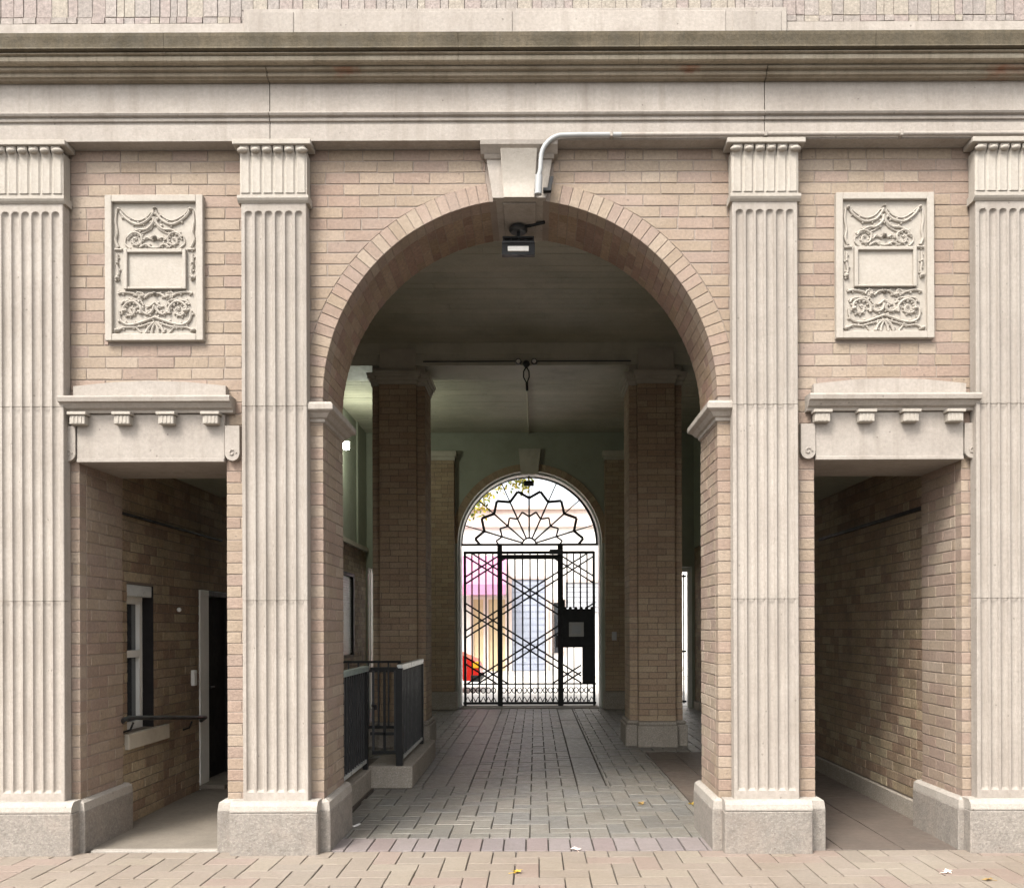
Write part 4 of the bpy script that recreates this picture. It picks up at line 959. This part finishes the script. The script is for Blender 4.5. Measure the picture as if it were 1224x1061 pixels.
# ------------------------------------------------------------------ kerbs and railings on the left
kb = struct(MB().box(-1.95, -1.64, TW + .06, 2.37, 0, .205, .008).build('ramp_kerb', 'pstone'))
kb2 = struct(MB().box(-1.68, -1.233, 2.375, 4.40, 0, .225, .010).build('stair_kerb', 'pstone'))
RG = 'black railings around the stair on the left'
def rail_panel(label, p0, p1, z0, z1, n_, topm, botm, toph=.03, tw=.045, bw=.022, brack=True):
    p0, p1 = Vector(p0), Vector(p1); d = p1 - p0; L_ = d.length; d.normalize(); ny_ = Vector((-d.y, d.x)); 
    root = thing('railing', label, 'railing', (p0.x, p0.y, .2), RG)
    def bx(m_, a, b, w_, za, zb):
        q = [p0 + d * a + ny_ * w_ / 2, p0 + d * b + ny_ * w_ / 2, p0 + d * b - ny_ * w_ / 2, p0 + d * a - ny_ * w_ / 2]
        m_.prism([(v.x, v.y) for v in q], 'z', za, zb); return m_
    bx(MB(), -.0, L_, tw, z1 - toph, z1).build('top_rail', topm, root)
    bx(MB(), .02, L_ - .02, .035, z0, z0 + .035).build('bottom_rail', botm, root)
    for i in range(n_):
        t = .03 + (L_ - .06) * i / (n_ - 1); bx(MB(), t - bw / 2, t + bw / 2, bw, z0 + .035, z1 - toph).build('baluster', 'dgrey', root)
    return root, bx
r1, bx = rail_panel('near left railing with grey-green top rail beside the arch jamb', (-1.69, .72), (-1.69, 2.36), .27, 1.225, 17, 'grail', 'steel', .05, .06)
bx(MB(), 1.58, 1.64, .05, .2, 1.17).build('post', 'black', r1)
r2, bx = rail_panel('short black gate of thin bars between the two left railings', (-1.66, 2.43), (-1.38, 2.43), .34, 1.21, 2, 'black', 'black', .03, .035)
bx(MB(), .0, .29, .02, .53, .56).build('mid_rail', 'black', r2); bx(MB(), .13, .155, .02, .37, 1.19).build('baluster', 'black', r2)
MB().tube([(-1.64, 2.40, .83), (-1.60, 2.40, .83), (-1.60, 2.40, .79)], .014, 6).build('latch', 'black', r2)
r3, bx = rail_panel('right railing with pale worn top rail running back to the brick pier', (-1.365, 2.43), (-1.365, 4.12), .27, 1.235, 17, 'steel', 'steel', .055, .05)
bx(MB(), -.04, .03, .065, .22, 1.20).build('post', 'black', r3); bx(MB(), 1.62, 1.68, .05, .22, 1.2).build('post', 'black', r3)
r4, bx = rail_panel('black railing across the stairwell behind the nearer railings', (-2.85, 5.0), (-1.75, 5.0), .3, 1.18, 9, 'black', 'black', .03, .04)
bx(MB(), 0, 1.1, .02, 1.03, 1.06).build('mid_rail', 'black', r4)
bx(MB(), 1.06, 1.12, .05, 0.0, 1.15).build('post', 'black', r4); bx(MB(), -.02, .04, .05, 0, 1.15).build('post', 'black', r4)

# ------------------------------------------------------------------ lamps, conduit, camera bracket
fx = thing('floodlight', 'black floodlight with pale lens hanging under the keystone', 'floodlight', (-.12, .36, 4.43))
MB().lathe([(.058, 0), (.07, .012), (.07, .035), (.05, .05)], (-.12, .36, 4.622), 'z', 18).build('mounting_box', 'dgrey', fx, smooth=True)
MB().tube([(-.11, .36, 4.66), (-.02, .34, 4.668), (.08, .30, 4.672)], .012, 8).build('cable', 'black', fx)
MB().box(-.131, -.109, .35, .372, 4.52, 4.63).build('stem', 'black', fx)
m_ = MB()
for i in range(2): m_.box(-.24, 0, .31, .42, 4.53 + i * .03, 4.545 + i * .03, .003)
for i in range(5): m_.box(-.235 + i * .056, -.225 + i * .056, .32, .41, 4.53, 4.57)
m_.build('heat_sink', 'black', fx)
MB().prism([(.300, 4.43), (.302, 4.515), (.42, 4.52), (.40, 4.45)], 'x', -.245, .005).build('housing', 'black', fx)
MB().box(-.245, .005, .290, .31, 4.516, 4.524).build('visor', 'dgrey', fx)
MB().box(-.20, -.04, .288, .31, 4.452, 4.490, .003).build('lens', 'lens', fx)
cdt = thing('conduit_pipe', 'white conduit pipe running under the frieze and bending down beside the keystone', 'pipe', (0, -.14, 5.1))
zc_ = 5.085; yc_ = -.142
pts = [(3.9, yc_, zc_), (2.0, yc_, zc_), (.32, yc_, zc_)]
for i in range(1, 9):
    a_ = radians(90 + 90 * i / 8); pts.append((.22 + .0 + .17 * cos(a_) + .0, yc_, zc_ - .17 + .17 * sin(a_)))
pts += [(.046, yc_, 4.84), (.036, yc_ + .0, 4.80)]
MB().tube(pts[:2] + [(.62, yc_, zc_)], .0155, 10).build('painted_run', 'stone', cdt, smooth=True)
MB().tube([(.62, yc_, zc_)] + pts[2:], .0165, 10).build('pipe', 'conduit', cdt, smooth=True)
MB().tube([(.036, yc_, 4.80), (.030, yc_ , 4.665)], .026, 12).build('end_sleeve', 'conduit', cdt, smooth=True)
for xx in (.55, 1.64, 2.6): MB().box(xx - .010, xx + .010, yc_ - .020, -.118, zc_ - .02, zc_ + .02, .003).build('clip', 'stone', cdt)
bk = thing('camera_bracket', 'small black L-shaped bracket fixed on the brick right of the keystone', 'bracket', (.09, 0, 4.7))
MB().box(.066, .124, -.085, -.046, 4.722, 4.742).build('arm', 'black', bk); MB().prism([(.098, 4.742), (.124, 4.742), (.140, 4.822), (.116, 4.822)], 'y', -.085, -.06).build('upright', 'black', bk)
wlp = thing('wall_lamp', 'small lit white lamp glowing on the green side wall left of the brick pier', 'lamp', (XL, 8.33, 4.72))
MB().box(XL + .018, XL + .19, 8.36, 8.39, 4.62, 4.76, .005).build('back_plate', 'dgrey', wlp)
MB().box(XL + .13, XL + .225, 8.29, 8.355, 4.60, 4.74, .015).build('lamp_glass', 'lamp', wlp)
pl = bpy.data.lights.new('wall_lamp_light', 'POINT'); pl.energy = 14; pl.color = (.93, 1.0, .84); pl.shadow_soft_size = .08
po = bpy.data.objects.new('wall_lamp_light', pl); COL.objects.link(po); po.parent = wlp; po.location = Vector((XL + .45, 8.25, 4.60)) - WL['wall_lamp']
em = thing('emergency_light', 'twin-headed emergency light with loop cable hanging from the beam pipe', 'lamp', (-.115, 5.4, 4.7))
MB().ball((-.11, 5.38, 5.14), .05, (1, .8, 1)).build('junction_box', 'dgrey', em, smooth=True)
for q in (-1, 1):
    h_ = MB().lathe([(.038, 0), (.045, .03), (.03, .06)], (-.11 + q * .105, 5.34, 5.165), 'y', 14).build('head', 'dgrey', em, smooth=True)
    MB().ball((-.11 + q * .105, 5.338, 5.165), .028, (1, .4, 1)).build('head_lens', 'lens', h_, smooth=True)
for q in (-1, 1): MB().tube([(-.11, 5.38, 5.10), (-.11 + q * .035, 5.38, 5.04), (-.11 + q * .038, 5.38, 4.96), (-.105, 5.38, 4.88)], .009, 6).build('cable_loop', 'black', em)
MB().tube([(-.105, 5.38, 4.89), (-.10, 5.38, 4.78)], .017, 8).build('plug', 'black', em)
bp = thing('beam_pipe', 'thin dark pipe running along the lower edge of the hall beam', 'pipe', (0, 5.41, 5.19))
for a, b in ((-1.50, -.2), (-.02, 1.30)): MB().tube([(a, 5.43, 5.19), (b, 5.43, 5.19)], .009, 8).build('pipe', 'dgrey', bp)
MB().tube([(-.12, 6.2, 5.44), (-.12, 10.88, 5.435)], .018, 8).build('ceiling_run', 'ceil', bp)

# ------------------------------------------------------------------ street beyond the gate
bg_ = MB().box(-60, 60, 11.5, 130, -.3, -.03).build('far_ground', 'asph'); struct(bg_)
struct(MB().box(-30, 30, 11.55, 14.6, -.03, -.005).build('far_pavement', 'pale')); struct(MB().box(-30, 30, 14.6, 20.5, -.029, -.018).build('far_street', 'pale'))
struct(MB().box(-30, 30, 20.5, 23.9, -.028, .10).build('opposite_pavement', 'pale'))
fb = thing('shop_building', 'low pink and cream shop building across the street beyond the gate', 'building', (0, 24, 0))
Y2 = 24.0
m_ = MB(); m_.box(-22, 22, Y2, Y2 + 8, 0, 5.1); m_.build('wall', 'whitew', fb)
MB().box(-22.1, 22.1, Y2 - .12, Y2 + 8.1, 5.1, 5.7).build('parapet', 'render', fb); MB().box(-22.2, 22.2, Y2 - .25, Y2 + .1, 5.70, 5.82).build('coping', 'render', fb)
sc_ = (Y2 + D) / F
def ox(px): return (px - 640) * sc_
def oz(py): return 1.6 + (750 - py) * sc_
def opening(name, m1, x0, x1, z0, z1, slats=0, mf='render'):
    o = MB().box(x0, x1, Y2 - .04, Y2 - .001, z0, z1).build(name, m1, fb)
    m_ = MB(); m_.box(x0 - .1, x0, Y2 - .12, Y2 - .001, z0, z1 + .1); m_.box(x1, x1 + .1, Y2 - .12, Y2 - .001, z0, z1 + .1); m_.box(x0, x1, Y2 - .12, Y2 - .001, z1, z1 + .1); m_.build('surround', mf, o)
    for i in range(slats):
        zz = z0 + (z1 - z0) * i / slats; MB().box(x0 + .01, x1 - .01, Y2 - .06, Y2 - .041, zz + .02, zz + (z1 - z0) / slats - .02).build('slat', m1, o)
opening('roller_shutter', 'shut', ox(612), ox(652), .1, oz(692), 14); opening('roller_shutter', 'shut2', ox(676), ox(722), oz(732), oz(696), 6)
opening('shop_door', 'tan', ox(566), ox(578), .1, oz(716)); opening('shop_door', 'tan', ox(584), ox(604), .1, oz(716)); opening('shop_window', 'glassy', ox(662), ox(672), oz(780), oz(720))
aw = thing('awning', 'magenta shop awning sloping out over the doors across the street', 'awning', (ox(570), Y2, 3))
m_ = MB(); m_.add([(ox(500), Y2, oz(664)), (ox(606), Y2, oz(664)), (ox(606), Y2 - 1.2, oz(700)), (ox(500), Y2 - 1.2, oz(700)), (ox(500), Y2 - 1.2, oz(712)), (ox(606), Y2 - 1.2, oz(712))] , [(0, 1, 2, 3), (3, 2, 5, 4)]); m_.build('cloth', 'awn', aw)
for xx in (ox(502), ox(604)): MB().tube([(xx, Y2, oz(710)), (xx, Y2 - 1.18, oz(711))], .02, 6).build('arm', 'steel', aw)
# car
cy = 15.4; cs = (cy + D) / F; cxr = (572 - 640) * cs
car = thing('parked_car', 'red car nose with amber lamp parked outside the left of the gate', 'car', (cxr - 2, cy, 0))
L_ = 4.2; pr = [(0, .28), (0, .62), (-.10, .78), (-.55, .98), (-1.15, 1.08), (-1.75, 1.45), (-3.0, 1.48), (-3.7, 1.10), (-4.15, 1.0), (-4.2, .4), (-4.1, .28)]
# wheel arches cut into the lower edge
low = [(-4.1, .28), (-3.72, .28)] + [(-3.4 + .36 * cos(radians(180 - t)), .28 + .36 * sin(radians(180 - t)) * .95) for t in range(20, 180, 20)] + [(-3.04, .28), (-1.10, .28)] + [(-.75 + .36 * cos(radians(180 - t)), .28 + .36 * sin(radians(180 - t)) * .95) for t in range(20, 180, 20)] + [(-.39, .28)]
poly = [(cxr + x_, z_) for x_, z_ in pr[:-1]] + [(cxr + x_, z_) for x_, z_ in low]
MB().prism(poly, 'y', cy, cy + 1.65).build('body', 'red', car)
MB().prism([(cxr + a, b) for a, b in ((-1.22, 1.10), (-1.78, 1.41), (-2.3, 1.43), (-2.3, 1.08))], 'y', cy - .01, cy + 1.66).build('side_window', 'glassy', car)
MB().prism([(cxr + a, b) for a, b in ((-2.38, 1.08), (-2.38, 1.43), (-2.98, 1.44), (-3.55, 1.10))], 'y', cy - .01, cy + 1.66).build('side_window', 'glassy', car)
MB().box(cxr - .16, cxr + .015, cy - .012, cy + .3, .60, .76, .01).build('headlight', 'amber', car)
MB().box(cxr - .2, cxr + .04, cy - .02, cy + 1.67, .26, .42, .01).build('bumper', 'rubber', car)
for xx in (-.75, -3.4):
    wh = MB().lathe([(.20, 0), (.31, .0), (.33, .03), (.33, .19), (.31, .22), (.1, .22)], (cxr + xx, cy - .02, .315), 'y', 20).build('wheel', 'rubber', car, smooth=True)
    MB().lathe([(.19, 0), (.17, .02), (.05, .012)], (cxr + xx, cy - .025, .315), 'y', 16).build('rim', 'steel', wh, smooth=True)
# tree
tr = thing('street_tree', 'yellow-green autumn street tree seen through the top of the fanlight', 'tree', (-4.3, 18.5, 0))
m_ = MB(); m_.tube([(-4.3, 18.5, 0), (-4.25, 18.5, 2), (-4.1, 18.5, 4.0), (-3.8, 18.5, 5.5)], [.2, .17, .14, .11], 8)
br = []
for i in range(14):
    a_ = rnd.uniform(-.6, .6); e_ = (-3.9 + rnd.uniform(-1.6, 3.6), 18.5 + rnd.uniform(-1.6, 1.6), rnd.uniform(5.9, 8.0)); br.append(e_)
    m_.tube([(-4.05, 18.5, 4.2 + rnd.uniform(-.5, .8)), ((e_[0] - 4) / 2, (e_[1] + 18.5) / 2, (e_[2] + 4.8) / 2 + .3), e_], [.08, .05, .015], 6)
for e_ in ((-1.5, 18.2, 5.35), (-1.15, 18.6, 5.75), (-1.3, 18.5, 6.2), (-.7, 18.3, 6.15), (-.25, 18.4, 6.2), (-.35, 18.6, 5.75), (-1.75, 18.3, 5.0)):
    br.append(e_); m_.tube([(-3.9, 18.5, 5.2), (-2.6, 18.45, 6.3), e_], [.07, .035, .012], 6)
m_.build('trunk', 'bark', tr, smooth=True)
m_ = MB()
for bi, e_ in enumerate(br):
    sg = 1 if bi < 14 else .42
    for i in range(150 if bi < 14 else 95):
        p = Vector(e_) + Vector((rnd.gauss(0, .45), rnd.gauss(0, .45), rnd.gauss(0, .38))) * sg; q = Vector((rnd.uniform(-1, 1), rnd.uniform(-1, 1), rnd.uniform(-1, 1))).normalized() * .07; r_ = q.orthogonal().normalized() * .045
        m_.add([p - q, p + r_, p + q, p - r_], [(0, 1, 2, 3)])
m_.build('crown', 'leaf_t', tr, 'stuff')

# ------------------------------------------------------------------ litter on the ground
def leaf(name, px, py, m, label, size=.05, rot=0, kind='maple'):
    s_ = H / (py - 750.0); x_, y_ = (px - 640) * s_, F * s_ - D
    n_ = 10; pts = []
    rr = ([1, .45, .85, .4, .8, .3, .8, .4, .85, .45] if kind == 'maple' else [1, .8, .6, .7, .9, 1, .9, .7, .6, .8])
    V = [(x_, y_, .006)]
    for i in range(n_): a_ = rot + 2 * pi * i / n_; V.append((x_ + cos(a_) * rr[i] * size, y_ + sin(a_) * rr[i] * size, .004 + rnd.uniform(.002, .022)))
    o = MB().add(V, [(0, i + 1, (i + 1) % n_ + 1) for i in range(n_)])
    o.tube([(x_, y_, .008), (x_ - cos(rot) * size * 1.3, y_ - sin(rot) * size * 1.3, .006)], .002, 4)
    tag(o.build(name, m, None), label, 'leaf' if kind == 'maple' else 'litter')
leaf('fallen_leaf', 617, 1043, 'leaf_y', 'yellow fallen leaf near the bottom edge on the pale pavers', .045, .4)
leaf('fallen_leaf', 688, 1016, 'leaf_p', 'pale pink fallen leaf on the mauve border row', .055, 1.8)
leaf('fallen_leaf', 766, 962, 'leaf_b', 'brown fallen leaf on the grey pavers below the right pier', .05, 1.0)
leaf('fallen_leaf', 826, 962, 'leaf_y', 'small yellowish leaf beside the right arch plinth', .045, 2.2)
leaf('fallen_leaf', 1131, 1045, 'leaf_p', 'pale curled leaf on the pavement before the right passage', .042, .2)
leaf('fallen_leaf', 1180, 1054, 'leaf_b', 'faint brown leaf at the bottom right corner of the pavement', .04, 2.9)
leaf('paper_scrap', 424, 987, 'paper', 'white paper scrap on the ground inside the left arch jamb', .045, .2, 'p')
